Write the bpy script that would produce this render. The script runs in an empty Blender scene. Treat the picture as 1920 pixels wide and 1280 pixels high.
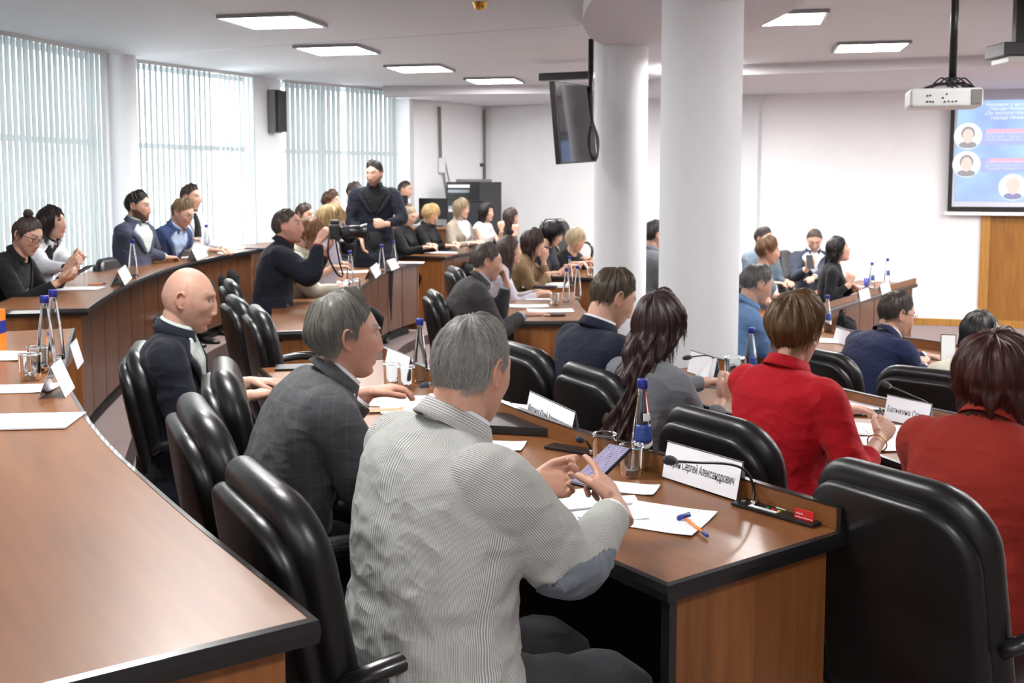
import bpy, math, random
import numpy as np
from mathutils import Vector, Matrix

random.seed(7); np.random.seed(7)
SC = bpy.context.scene
COL = SC.collection
PI = math.pi

# ------------------------------------------------------------------ camera
CAM_H, FPX, PITCH, PRY = 1.6, 2000.0, math.radians(5), 515.0
cd = bpy.data.cameras.new('camera'); cam = bpy.data.objects.new('camera', cd); COL.objects.link(cam)
cam.location = (0, 0, CAM_H); cam.rotation_euler = (math.radians(90) - PITCH, 0, 0)
cd.sensor_width = 36; cd.lens = 36 * FPX / 1920; cd.shift_y = -(640 - PRY) / 1920
cd.clip_start = .05; cd.clip_end = 200
cd.dof.use_dof = True; cd.dof.focus_distance = 2.55; cd.dof.aperture_fstop = 9.0
SC.camera = cam
# ------------------------------------------------------------------ world, exposure
w = bpy.data.worlds.new('world'); SC.world = w; w.use_nodes = True
bg = w.node_tree.nodes['Background']; bg.inputs[0].default_value = (.96, .98, 1, 1); bg.inputs[1].default_value = 3.5
SC.view_settings.view_transform = 'Standard'; SC.view_settings.look = 'None'
SC.view_settings.exposure = 1.14; SC.view_settings.gamma = 1; SC.view_settings.use_curve_mapping = False
PANEL_E = 30.0
SC.cycles.max_bounces = 8; SC.cycles.transparent_max_bounces = 24; SC.cycles.use_denoising = True
SC.cycles.sample_clamp_indirect = 6


def ray(px, py):
    u = (px - 960) / FPX; v = (PRY - py) / FPX
    return np.array([u, math.cos(PITCH) + v * math.sin(PITCH), v * math.cos(PITCH) - math.sin(PITCH)])
def at(px, py, z):            # where the line of sight through a pixel meets the level z
    d = ray(px, py); t = (z - CAM_H) / d[2]
    return np.array([d[0] * t, d[1] * t, z])
def aty(px, py, Y):           # ... or the depth Y
    d = ray(px, py); t = Y / d[1]
    return np.array([d[0] * t, Y, CAM_H + d[2] * t])

# ------------------------------------------------------------------ mesh helpers
def V(*a): return np.array(a, float)
def nrm(a):
    a = np.asarray(a, float); n = np.linalg.norm(a)
    return a / n if n > 1e-9 else a
def sm(a, b, x):
    t = np.clip((x - a) / (b - a), 0, 1); return t * t * (3 - 2 * t)

def wl(o):
    l = Vector((0, 0, 0))
    while o is not None:
        l = l + o.location; o = o.parent
    return l

class MB:
    def __init__(s): s.v = []; s.f = []; s.uv = []; s.m = []; s.n = 0
    def add(s, v, f, uv=None, mi=0):
        v = np.asarray(v, float).reshape(-1, 3)
        s.v.append(v); s.f += [tuple(i + s.n for i in q) for q in f]; s.m += [mi] * len(f)
        s.uv.append(np.zeros((len(v), 2)) if uv is None else np.asarray(uv, float).reshape(-1, 2)); s.n += len(v)
        return s
    def box(s, c, size, M=None, mi=0):
        h = np.array(size) / 2.0
        v = np.array([[x, y, z] for x in (-1, 1) for y in (-1, 1) for z in (-1, 1)]) * h
        uv = np.array([[p[0] + p[1], p[2]] for p in v])
        if M is not None: v = v @ np.array(M)[:3, :3].T
        return s.add(v + np.array(c), [(0, 1, 3, 2), (4, 6, 7, 5), (0, 4, 5, 1), (2, 3, 7, 6), (0, 2, 6, 4), (1, 5, 7, 3)], uv, mi)
    def quadbox(s, a, b, th, z0, z1, mi=0):   # upright plate from a to b (xy), thickness th
        a = np.array(a[:2], float); b = np.array(b[:2], float); d = nrm(b - a); n = np.array([-d[1], d[0]]) * th / 2
        P = [a - n, b - n, b + n, a + n]; L = np.linalg.norm(b - a)
        v = [[p[0], p[1], z0] for p in P] + [[p[0], p[1], z1] for p in P]
        uv = [[0, z0], [L, z0], [L, z0], [0, z0], [0, z1], [L, z1], [L, z1], [0, z1]]
        return s.add(v, [(3, 2, 1, 0), (4, 5, 6, 7), (0, 1, 5, 4), (1, 2, 6, 5), (2, 3, 7, 6), (3, 0, 4, 7)], uv, mi)
    def grid(s, P, cu=False, cv=False, uv=None, caps=(0, 0), mi=0):
        P = np.asarray(P, float); a, b = P.shape[:2]; f = []
        for i in range(a if cu else a - 1):
            for j in range(b if cv else b - 1):
                i2 = (i + 1) % a; j2 = (j + 1) % b
                f.append((i * b + j, i * b + j2, i2 * b + j2, i2 * b + j))
        if caps[0]: f.append(tuple(range(b))[::-1])
        if caps[1]: f.append(tuple((a - 1) * b + j for j in range(b)))
        return s.add(P, f, uv, mi)
    def tube(s, path, rad, n=10, caps=True, up=None, ell=1.0, mi=0):
        path = np.asarray(path, float); k = len(path); rad = np.broadcast_to(np.asarray(rad, float), (k,))
        T = np.gradient(path, axis=0); T /= np.linalg.norm(T, axis=1)[:, None] + 1e-12
        u = np.array(up if up is not None else (0, 0, 1.0)); 
        if abs(np.dot(u, T[0])) > .95: u = np.array((1.0, 0, 0))
        P = []; ua = []; L = 0
        for i in range(k):
            u = u - T[i] * np.dot(u, T[i]); u = nrm(u); w_ = np.cross(T[i], u)
            if i: L += np.linalg.norm(path[i] - path[i - 1])
            th = np.arange(n) * 2 * PI / n
            P.append(path[i] + rad[i] * (np.cos(th)[:, None] * u * ell + np.sin(th)[:, None] * w_)); ua.append([[t * rad[i], L] for t in th])
        return s.grid(P, cv=True, uv=ua, caps=(caps, caps), mi=mi)
    def lathe(s, prof, c=(0, 0, 0), n=24, caps=(0, 0), mi=0, rfun=None):
        th = np.arange(n) * 2 * PI / n
        P = [[[c[0] + r * (1 if rfun is None else rfun(t, z)) * math.cos(t), c[1] + r * (1 if rfun is None else rfun(t, z)) * math.sin(t), c[2] + z] for t in th] for r, z in prof]
        uv = [[[t * .05, z] for t in th] for r, z in prof]
        return s.grid(np.array(P)[:, ::-1], cv=True, uv=np.array(uv)[:, ::-1], caps=caps, mi=mi)
    def data(s): return np.concatenate(s.v), s.f, np.concatenate(s.uv), s.m
    def build(s, name, mats, parent=None, origin=None, local=False, smooth=False, bevel=0, seg=2, solid=0, subd=0):
        v, f, uv, m = s.data()
        if not local:
            if parent is not None: v = v - np.array(wl(parent))
            elif origin is not None: v = v - np.array(origin)
        me = bpy.data.meshes.new(name)
        me.from_pydata(v.tolist(), [], f)
        ul = me.uv_layers.new(name='UVMap')
        li = np.empty(len(me.loops), np.int32); me.loops.foreach_get('vertex_index', li)
        ul.data.foreach_set('uv', uv[li].astype(np.float32).ravel())
        if not isinstance(mats, (list, tuple)): mats = [mats]
        for x in mats: me.materials.append(x)
        if len(mats) > 1: me.polygons.foreach_set('material_index', np.array(m, np.int32))
        if smooth: me.polygons.foreach_set('use_smooth', np.ones(len(me.polygons), bool))
        o = bpy.data.objects.new(name, me); COL.objects.link(o)
        if parent is not None: o.parent = parent
        elif origin is not None: o.location = origin
        if solid: q = o.modifiers.new('solid', 'SOLIDIFY'); q.thickness = solid; q.offset = -1
        if bevel: q = o.modifiers.new('bevel', 'BEVEL'); q.width = bevel; q.segments = seg; q.limit_method = 'ANGLE'
        if subd: q = o.modifiers.new('sub', 'SUBSURF'); q.levels = subd; q.render_levels = subd
        return o

def empty(name, loc=(0, 0, 0), rz=0):
    o = bpy.data.objects.new(name, None); COL.objects.link(o); o.location = loc; o.rotation_euler = (0, 0, rz); o.empty_display_size = .1
    return o
def tag(o, label=None, cat=None, group=None, kind=None):
    if label: o['label'] = label
    if cat: o['category'] = cat
    if group: o['group'] = group
    if kind: o['kind'] = kind
    return o
def dup(root, loc=None, rz=None, label=None, group=None):
    r = root.copy(); COL.objects.link(r)
    if loc is not None: r.location = loc
    if rz is not None: r.rotation_euler = (0, 0, rz)
    if label: r['label'] = label
    if group: r['group'] = group
    for ch in list(root.children):
        c = ch.copy(); COL.objects.link(c); c.parent = r
        for g in list(ch.children):
            d = g.copy(); COL.objects.link(d); d.parent = c
    return r
def crom(pts, n):             # even resampling of a smooth curve through the points
    pts = np.asarray(pts, float); k = len(pts)
    if k == 2: return np.array([pts[0] + (pts[1] - pts[0]) * t for t in np.linspace(0, 1, n)])
    P = np.vstack([2 * pts[0] - pts[1], pts, 2 * pts[-1] - pts[-2]]); out = []
    for i in range(1, k):
        for t in np.linspace(0, 1, 20, endpoint=(i == k - 1)):
            a, b, c, d = P[i - 1:i + 3]
            out.append(.5 * ((2 * b) + (-a + c) * t + (2 * a - 5 * b + 4 * c - d) * t * t + (-a + 3 * b - 3 * c + d) * t ** 3))
    out = np.array(out); L = np.r_[0, np.cumsum(np.linalg.norm(np.diff(out, axis=0), axis=1))]
    q = np.linspace(0, L[-1], n)
    return np.stack([np.interp(q, L, out[:, j]) for j in range(out.shape[1])], 1)
def offs(P, d):               # offset a plan polyline to its left by d
    P = np.asarray(P, float)[:, :2]; T = np.gradient(P, axis=0); T /= np.linalg.norm(T, axis=1)[:, None]
    return P + np.stack([-T[:, 1], T[:, 0]], 1) * d

# ------------------------------------------------------------------ materials
def lin(r, g, b):
    f = lambda c: (c / 255 / 12.92) if c / 255 <= .04045 else ((c / 255 + .055) / 1.055) ** 2.4
    return (f(r), f(g), f(b), 1)
class NT:
    def __init__(s, name):
        s.m = bpy.data.materials.new(name); s.m.use_nodes = True; s.t = s.m.node_tree; s.b = s.t.nodes['Principled BSDF']; s.out = s.t.nodes['Material Output']
    def n(s, typ, **kw):
        q = s.t.nodes.new(typ)
        for k, v in kw.items():
            if k.startswith('i_'): q.inputs[int(k[2:]) if k[2:].isdigit() else k[2:].replace('_', ' ')].default_value = v
            else: setattr(q, k, v)
        return q
    def l(s, a, b): s.t.links.new(a, b)
    def mix(s, fac, a, b, mode='MIX'):
        q = s.n('ShaderNodeMix', data_type='RGBA', blend_type=mode)
        for sock, val in ((0, fac), (6, a), (7, b)):
            if hasattr(val, 'links'): s.l(val, q.inputs[sock])
            elif isinstance(val, (int, float)) and sock > 0: q.inputs[sock].default_value = (val, val, val, 1)
            else: q.inputs[sock].default_value = val
        return q.outputs[2]
    def ramp(s, fac, stops):
        q = s.n('ShaderNodeValToRGB'); s.l(fac, q.inputs[0]); e = q.color_ramp.elements
        while len(e) < len(stops): e.new(.5)
        for i, (p, c) in enumerate(stops): e[i].position = p; e[i].color = c if hasattr(c, '__len__') else (c, c, c, 1)
        return q.outputs[0]
    def noise(s, vec, scale, detail=3, rough=.5, sc=None):
        if sc is not None:
            mp = s.n('ShaderNodeMapping'); s.l(vec, mp.inputs[0]); mp.inputs['Scale'].default_value = sc; vec = mp.outputs[0]
        q = s.n('ShaderNodeTexNoise'); s.l(vec, q.inputs['Vector']); q.inputs['Scale'].default_value = scale; q.inputs['Detail'].default_value = detail; q.inputs['Roughness'].default_value = rough
        return q.outputs[0]
    def bump(s, h, strength=.3, dist=.01):
        q = s.n('ShaderNodeBump'); s.l(h, q.inputs['Height']); q.inputs['Strength'].default_value = strength; q.inputs['Distance'].default_value = dist
        s.l(q.outputs[0], s.b.inputs['Normal'])
    def set(s, **kw):
        for k, v in kw.items():
            i = s.b.inputs[k.replace('_', ' ')]
            if hasattr(v, 'links'): s.l(v, i)
            else: i.default_value = v
        return s
    @property
    def obj(s): return s.n('ShaderNodeTexCoord').outputs['Object']
    @property
    def uv(s): return s.n('ShaderNodeTexCoord').outputs['UV']

def plain(name, c, rough=.5, metal=0, coat=0, noise=.06, nscale=30, bump=0, spec=.5):
    t = NT(name); n = t.noise(t.obj, nscale)
    a = tuple(min(1, x * (1 + noise)) for x in c[:3]) + (1,); b = tuple(x * (1 - noise) for x in c[:3]) + (1,)
    t.set(Base_Color=t.ramp(n, [(.3, b), (.7, a)]), Roughness=rough, Metallic=metal, Coat_Weight=coat)
    t.b.inputs['Specular IOR Level'].default_value = spec
    if bump: t.bump(n, bump, .005)
    return t.m
def wood(name, a, b, rough=.3, vertical=False, coat=.25, plank=0):
    t = NT(name); uv = t.uv
    g = t.noise(uv, 1, 3, .5, (45, 3, 1) if vertical else (2.5, 32, 1)); g2 = t.noise(uv, 1, 2, .5, (9, .8, 1) if vertical else (.8, 9, 1))
    c = t.ramp(g, [(.3, a), (.72, b)])
    c = t.mix(.35, c, t.ramp(g2, [(.35, a), (.65, b)]))
    if plank:
        br = t.n('ShaderNodeTexBrick'); mp = t.n('ShaderNodeMapping'); t.l(uv, mp.inputs[0]); mp.inputs['Rotation'].default_value = (0, 0, PI / 2 if vertical else 0); t.l(mp.outputs[0], br.inputs['Vector'])
        br.inputs['Scale'].default_value = 1; br.inputs['Brick Width'].default_value = 4; br.inputs['Row Height'].default_value = plank; br.inputs['Mortar Size'].default_value = 0
        br.inputs['Color1'].default_value = (.78, .78, .78, 1); br.inputs['Color2'].default_value = (1.12, 1.12, 1.12, 1)
        c = t.mix(1, c, br.outputs[0], 'MULTIPLY')
    t.set(Base_Color=c, Roughness=rough, Coat_Weight=coat, Coat_Roughness=.12); t.b.inputs['Specular IOR Level'].default_value = .38
    return t.m
def fabric(name, c, rough=.85, wv=.12, sheen=.05, c2=None, pat=None):
    kk = .92 if pat == 'stripe' else .85 if min(c[:3]) > .4 else .68; c = tuple(x * kk for x in c[:3]) + (1,)
    t = NT(name); uv = t.obj if pat in (None, 'check') else t.uv
    n1 = t.noise(uv, 700, 1); n2 = t.noise(t.obj, 9, 3)
    base = t.ramp(n1, [(.35, tuple(x * (1 - wv) for x in c[:3]) + (1,)), (.65, tuple(min(1, x * (1 + wv)) for x in c[:3]) + (1,))])
    base = t.mix(.25, base, t.ramp(n2, [(.3, tuple(x * .82 for x in c[:3]) + (1,)), (.7, tuple(min(1, x * 1.12) for x in c[:3]) + (1,))]))
    if pat == 'stripe':
        wv_ = t.n('ShaderNodeTexWave', wave_type='BANDS', bands_direction='X'); t.l(uv, wv_.inputs['Vector']); wv_.inputs['Scale'].default_value = 92; wv_.inputs['Distortion'].default_value = .8; wv_.inputs['Detail'].default_value = 1; wv_.inputs['Detail Scale'].default_value = .5
        base = t.mix(t.ramp(wv_.outputs[1], [(.42, 0.0), (.62, 1.0)]), c, c2); t.bump(wv_.outputs[1], .35, .002)
    elif pat == 'check':
        a = t.n('ShaderNodeTexWave', bands_direction='X'); b = t.n('ShaderNodeTexWave', bands_direction='Z')
        for q in (a, b): t.l(uv, q.inputs['Vector']); q.inputs['Scale'].default_value = 9; q.inputs['Distortion'].default_value = .3
        k = t.mix(1, t.ramp(a.outputs[1], [(.95, 0.0), (1, .22)]), t.ramp(b.outputs[1], [(.95, 0.0), (1, .22)]), 'ADD')
        base = t.mix(k, base, c2); t.bump(n1, .25, .002)
    elif pat == 'flower':
        vo = t.n('ShaderNodeTexVoronoi'); t.l(uv, vo.inputs['Vector']); vo.inputs['Scale'].default_value = 34
        base = t.mix(t.ramp(vo.outputs[0], [(.25, 1.0), (.45, 0.0)]), base, c2)
    elif pat == 'lace':
        n = t.noise(uv, 60, 3); base = t.mix(t.ramp(n, [(.45, 0.0), (.55, 1.0)]), base, c2)
    else: t.bump(n1, .2, .002)
    # soft creases of worn cloth
    r1 = t.noise(t.obj, 7, 2, .5, (1, 1, 1.7)); ab = t.n('ShaderNodeMath', operation='SUBTRACT'); t.l(r1, ab.inputs[0]); ab.inputs[1].default_value = .5; a2 = t.n('ShaderNodeMath', operation='ABSOLUTE'); t.l(ab.outputs[0], a2.inputs[0])
    rr_ = t.ramp(a2.outputs[0], [(0, 1.0), (.16, 0.0)]); old = t.b.inputs['Normal'].links[0].from_node if t.b.inputs['Normal'].links else None
    bp = t.n('ShaderNodeBump'); t.l(rr_, bp.inputs['Height']); bp.inputs['Strength'].default_value = .36; bp.inputs['Distance'].default_value = .010
    if old is not None: t.l(bp.outputs[0], old.inputs['Normal'])
    else: t.l(bp.outputs[0], t.b.inputs['Normal'])
    t.set(Base_Color=base, Roughness=rough, Sheen_Weight=sheen); t.b.inputs['Specular IOR Level'].default_value = .25
    return t.m

M = {}
M['wall'] = plain('lit_wall_paint', lin(246, 247, 249), .75, noise=.015, nscale=3, bump=.03)  # wall white raised, standing in for the stronger light on the far walls
M['pier'] = plain('dimmed_pier_paint', lin(224, 227, 231), .7, noise=.015, nscale=3)  # same white lowered: weaker light on columns put into the colour
M['ceil'] = plain('ceiling_paint', lin(212, 217, 222), .8, noise=.012, nscale=2)
M['soffit'] = plain('soffit_paint', lin(214, 213, 218), .7, noise=.01, nscale=2)
M['top'] = wood('worktop_wood', lin(112, 70, 38), lin(136, 88, 50), .36, coat=.10)
M['front'] = wood('front_wood', lin(80, 47, 27), lin(110, 68, 40), .35, True, plank=0)
M['endp'] = wood('end_wood', lin(126, 76, 38), lin(158, 102, 56), .38, True, plank=.13)
M['black'] = plain('black_plastic', lin(24, 24, 26), .35)
M['edge'] = plain('black_edging', lin(26, 26, 28), .28, coat=.3)
M['dark'] = plain('dark_void', lin(18, 15, 14), .8)
M['leather'] = None
t = NT('black_leather'); n = t.noise(t.obj, 260, 2); n2 = t.noise(t.obj, 7, 2)
t.set(Base_Color=t.ramp(n2, [(.3, lin(13, 14, 15)), (.7, lin(21, 22, 24))]), Roughness=.36, Coat_Weight=.08, Coat_Roughness=.3); t.bump(n, .12, .002); M['leather'] = t.m
M['chrome'] = plain('chrome', (.8, .8, .82, 1), .15, 1, noise=.01)
M['steel'] = plain('grey_metal', lin(150, 152, 156), .35, .8)
t = NT('carpet'); n = t.noise(t.obj, 420, 3, .7); n2 = t.noise(t.obj, 2.2, 4)
c = t.ramp(n, [(.3, lin(112, 94, 92)), (.7, lin(156, 136, 134))]); c = t.mix(.35, c, t.ramp(n2, [(.3, lin(112, 92, 90)), (.7, lin(146, 124, 120))]))
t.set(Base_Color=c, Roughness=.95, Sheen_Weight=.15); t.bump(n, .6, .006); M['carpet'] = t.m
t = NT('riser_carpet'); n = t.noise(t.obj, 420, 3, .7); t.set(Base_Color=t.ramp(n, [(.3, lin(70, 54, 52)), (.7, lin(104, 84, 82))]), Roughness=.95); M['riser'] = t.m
# blind slats: matt textile that lets some daylight through
t = NT('blind_textile'); n = t.noise(t.obj, 300, 2); df = t.n('ShaderNodeBsdfDiffuse'); tr = t.n('ShaderNodeBsdfTranslucent'); mx = t.n('ShaderNodeMixShader')
t.l(t.ramp(n, [(.3, lin(182, 186, 187)), (.7, lin(198, 202, 203))]), df.inputs[0]); tr.inputs[0].default_value = (.50, .53, .535, 1); mx.inputs[0].default_value = .5
t.l(df.outputs[0], mx.inputs[1]); t.l(tr.outputs[0], mx.inputs[2]); t.l(mx.outputs[0], t.out.inputs[0]); M['blind'] = t.m
def glassmat(name, tint=(.96, .98, .98, 1), gloss=.06):
    t = NT(name); tp = t.n('ShaderNodeBsdfTransparent'); gl = t.n('ShaderNodeBsdfGlossy'); mx = t.n('ShaderNodeMixShader'); lw = t.n('ShaderNodeLayerWeight')
    tp.inputs[0].default_value = tint; gl.inputs['Roughness'].default_value = .03; p = t.n('ShaderNodeMath', operation='POWER'); t.l(lw.outputs['Facing'], p.inputs[0]); p.inputs[1].default_value = 4
    mt = t.n('ShaderNodeMath', operation='MULTIPLY_ADD'); t.l(p.outputs[0], mt.inputs[0]); mt.inputs[1].default_value = .5; mt.inputs[2].default_value = gloss
    t.l(mt.outputs[0], mx.inputs[0]); t.l(tp.outputs[0], mx.inputs[1]); t.l(gl.outputs[0], mx.inputs[2]); t.l(mx.outputs[0], t.out.inputs[0]); return t.m
M['pane'] = glassmat('window_glass', gloss=0)
M['clear'] = glassmat('clear_plastic', (.90, .92, .94, 1), .10)
t = NT('bottle_glass'); t.set(Base_Color=(.93, .97, .97, 1), Roughness=.02, Transmission_Weight=1.0, IOR=1.35); M['glass'] = t.m
t = NT('water'); t.set(Base_Color=(.95, .98, 1, 1), Roughness=.0, Transmission_Weight=1.0, IOR=1.2); M['water'] = t.m
M['paper'] = plain('white_paper', lin(236, 238, 244), .7, noise=.01)
M['white'] = plain('white_plastic', lin(222, 224, 224), .4, noise=.01)
M['blue'] = plain('blue_plastic', lin(30, 46, 142), .35)
M['bluelabel'] = plain('blue_label', lin(44, 72, 140), .35, noise=.35, nscale=60)
M['orange'] = plain('orange_plastic', lin(245, 132, 30), .35)
M['orangepaper'] = plain('orange_print', lin(240, 140, 96), .6)
M['red'] = plain('red_plastic', lin(206, 40, 40), .4)
M['green'] = plain('green_button', lin(30, 160, 90), .4)
M['yellow'] = plain('yellow_button', lin(224, 190, 50), .4)
M['gold'] = plain('gold', lin(214, 170, 84), .25, 1)
M['pearl'] = plain('pearl', lin(232, 214, 190), .2)
M['ink'] = plain('black_ink', lin(40, 42, 52), .7)
M['grey'] = plain('grey_plastic', lin(120, 118, 114), .5)
M['door'] = wood('door_wood', lin(150, 104, 44), lin(184, 134, 66), .45, True, .1)
M['frame'] = plain('window_frame_paint', lin(208, 212, 214), .5)
# printed sheets: rows of small dark type on white
t = NT('printed_sheet'); uv = t.uv
sx = t.n('ShaderNodeSeparateXYZ'); t.l(uv, sx.inputs[0])
wv = t.n('ShaderNodeTexWave', bands_direction='Y'); t.l(uv, wv.inputs['Vector']); wv.inputs['Scale'].default_value = 36
ln = t.ramp(wv.outputs[1], [(.55, 0.0), (.7, 1.0)]); wd = t.ramp(t.noise(uv, 1, 1, .5, (420, 36, 1)), [(.42, 0.0), (.5, 1.0)]); pg = t.ramp(t.noise(uv, 1, 1, .5, (9, 40, 1)), [(.40, 0.0), (.46, 1.0)])
k = t.mix(1, t.mix(1, ln, wd, 'MULTIPLY'), pg, 'MULTIPLY')
t.set(Base_Color=t.mix(k, lin(240, 241, 247), lin(188, 190, 198)), Roughness=.7); M['print'] = t.m
def emis(name, c, s):
    t = NT(name); t.set(Base_Color=(0, 0, 0, 1), Roughness=.4); t.b.inputs['Emission Color'].default_value = c; t.b.inputs['Emission Strength'].default_value = s; return t.m
M['panel'] = emis('light_panel', (1, .98, .96, 1), PANEL_E)
M['phone'] = None
t = NT('phone_screen'); uv = t.uv; wv = t.n('ShaderNodeTexWave', bands_direction='Y'); t.l(uv, wv.inputs['Vector']); wv.inputs['Scale'].default_value = 40
k = t.mix(1, t.ramp(wv.outputs[1], [(.5, 0.0), (.7, 1.0)]), t.ramp(t.noise(uv, 1, 1, .5, (260, 30, 1)), [(.45, 0.0), (.55, 1.0)]), 'MULTIPLY')
c = t.mix(k, lin(200, 190, 222), lin(120, 116, 150)); t.l(c, t.b.inputs['Emission Color']); t.b.inputs['Emission Strength'].default_value = .36; t.set(Base_Color=(.02, .02, .03, 1), Roughness=.15); M['phone'] = t.m
# ------------------------------------------------------------------ the room
ZC, ZF = 2.85, -.25            # ceiling, lowest floor
def st(o): o['kind'] = 'structure'; return o
def poly_slab(name, pts, z0, z1, mats, mi_side=0):
    n = len(pts); v = [[p[0], p[1], z0] for p in pts] + [[p[0], p[1], z1] for p in pts]
    mb = MB(); mb.add(v, [tuple(range(n))[::-1]], mi=0).f
    mb = MB(); mb.add(v, [tuple(range(n, 2 * n)), tuple(range(n))[::-1]]); mb.m = [0, 0]
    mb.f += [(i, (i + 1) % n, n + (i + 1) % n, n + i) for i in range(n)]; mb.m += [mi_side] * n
    return mb.build(name, mats)
zr = 2.82
def wp(px, py): p = at(px, py, zr); return p[:2]
A0, A1 = wp(0, 65), wp(195, 103); B0, B1 = wp(253, 117), wp(478, 146); C0, C1 = wp(533, 155), wp(743, 172)
A00 = A0 - (A1 - A0) * 2.2; A0 = A0 - (A1 - A0) * .25
Z00 = V(-8.4, -4.4)
win = [(A0, A1), (B0, B1), (C0, C1)]
ctr = V(3, 7)
def outn(a, b):
    d = nrm(b - a); n = V(-d[1], d[0]); return n if np.dot(n, a - ctr) > 0 else -n
wall_pts = [V(-1.72, 14.95, 0), V(-.42, 16.6, 0), V(3.3, 14.35, 0), V(5.4, 13.75, 0), V(11.5, 12.0, 0)]
_left = [Z00, A00, A0, A1, B0, B1, C0, C1]
_lp = offs(np.array(_left), .32)
OUTL = [tuple(p) for p in _lp[::-1]]                      # left side, far to near
OUTR = [(11.6, -4.6), (11.6, 12.1), (5.4, 13.85), (3.35, 14.5), (-.4, 16.75), (-2.05, 15.1)]
# floor and the stepped tiers of the amphitheatre (plan polygons seen from above, counter-clockwise)
st(poly_slab('floor', OUTR + OUTL, ZF - .1, ZF, M['carpet']))
# desk plans ------------------------------------------------------------
I1 = [at(137, 615, .92), at(118, 690, .92), at(150, 765, .92), at(200, 832, .92), at(300, 925, .92), at(400, 1010, .92), at(500, 1090, .92), at(585, 1160, .92)][::-1]
I2 = [at(162, 578, .92), at(195, 555, .92), at(250, 527, .92), at(305, 506, .92), at(375, 487, .92), at(480, 467, .92)]
I2b = [V(-2.55, 10.9, 0), V(-2.0, 12.0, 0), V(-1.35, 13.0, 0)]
I3 = [at(1585, 948, .81), at(1421, 900, .81), at(1250, 848, .81), at(1080, 800, .81), at(951, 753, .81), at(820, 695, .81), at(724, 650, .81)]
I4 = [V(-.77, 6.15, 0), V(-1.0, 7.2, 0), at(665, 551, .75), at(690, 526, .75), at(717, 507, .75), at(752, 497, .75), at(792, 490, .75)]
I5 = [at(834, 481, .75), at(872, 474, .75), V(-.05, 13.55, 0), V(.75, 14.1, 0)]
I6 = [V(.56, 7.25, 0), V(.52, 8.2, 0), V(.55, 9.15, 0)]
I7 = [V(.78, 9.95, 0), V(.98, 10.35, 0), V(1.35, 10.7, 0), V(2.0, 11.0, 0)]
I8 = [at(1985, 822, .71), at(1850, 785, .71), at(1730, 760, .71), at(1662, 745, .71), at(1573, 725, .71), at(1351, 671, .71), at(1318, 664, .71)]
I9 = [V(3.6, 5.2, 0), V(3.15, 6.1, 0), V(2.8, 6.9, 0), at(1606, 620, .56), at(1573, 611, .56), V(2.28, 8.0, 0)]
I10 = [V(1.75, 8.0, 0), at(1480, 590, .56), at(1530, 573, .56), at(1620, 547, .56), at(1719, 521, .56)]

def boundary(pts, d): return offs(crom([p[:2] for p in pts], 26), d)
b1 = np.vstack([[(.9, .3)], boundary(I1, -.17), boundary(I2 + I2b, -.17)[2:], [(-.6, 13.9), (-.9, 15.7)]])
b2 = np.vstack([[(2.3, .0)], boundary(I3, -.09), boundary(I4, -.16), boundary(I5, -.16), [(1.6, 14.6), (1.7, 15.2)]])
b3 = np.vstack([[(5.6, 1.2)], boundary(I8, -.14), boundary(I6, -.14)[1:], boundary(I7, -.14), [(3.4, 11.8), (3.9, 14.0)]])
for k, (b, z, nm) in enumerate(((b3, -.10, 'floor_tier'), (b2, 0, 'floor_tier'), (b1, .17, 'floor_tier'))):
    pts = [tuple(p) for p in b] + [(-2.0, 15.0)] + OUTL + [(float(b[0][0]) + .01, -4.5)]
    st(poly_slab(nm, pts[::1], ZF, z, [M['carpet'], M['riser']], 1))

# ceiling
st(poly_slab('ceiling', OUTR + OUTL, ZC, ZC + .1, M['ceil']))
# back walls
mb = MB()
for k, (a, b) in enumerate(zip(wall_pts[:-1], wall_pts[1:])):
    o = st(MB().quadbox(a, b, .12, ZF, ZC).build(('wall_back', 'wall_back', 'wall_right', 'wall_right')[k], M['wall']))
a, b = V(5.4, 13.75, 0), V(11.5, 12.0, 0); a, b = V(3.3, 14.35, 0), b
# baseboard along the right wall
d_ = nrm(V(11.5, 12.0, 0) - V(5.4, 13.75, 0)); n_ = V(d_[1], -d_[0], 0)
for a, b, nm in ((wall_pts[2], wall_pts[3], 'baseboard_right'), (wall_pts[3], wall_pts[4], 'baseboard_right'), (wall_pts[1], wall_pts[2], 'baseboard_back')):
    dd = nrm(b - a); nn = V(dd[1], -dd[0], 0) * .075
    st(MB().quadbox(a + nn, b + nn, .025, ZF, ZF + .09).build(nm, M['door'], bevel=.004))
# walls behind and beside the camera
for a, b in (((-8.5, -4.5), (11.5, -4.5)), ((11.5, -4.5), (11.5, 12.0))):
    st(MB().quadbox(a, b, .12, ZF, ZC).build('wall_front' if a[0] < 0 else 'wall_right', M['wall']))

# dropped soffits
def soffit_strip(pts_front, pts_back, z):
    A = np.asarray(pts_front, float); B = np.asarray(pts_back, float)
    return st(poly_slab('ceiling_soffit', [tuple(p[:2]) for p in A] + [tuple(p[:2]) for p in B[::-1]], z, ZC - .001, M['soffit']))
soffit_strip([at(1393, 121, ZC), at(1650, 112, ZC), at(1990, 97, ZC), V(11.3, 8.3, 0)], [V(3.3, 14.3, 0), V(5.4, 13.7, 0), V(8.5, 12.8, 0), V(11.3, 12.0, 0)], 2.74)
soffit_strip([V(-1.7, 14.2, 0), at(1035, 175, 2.74), at(1215, 150, ZC), at(1393, 121, ZC)], [V(-1.7, 14.9, 0), V(-.45, 16.5, 0), V(1.5, 15.4, 0), V(3.3, 14.3, 0)], 2.739)
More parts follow.
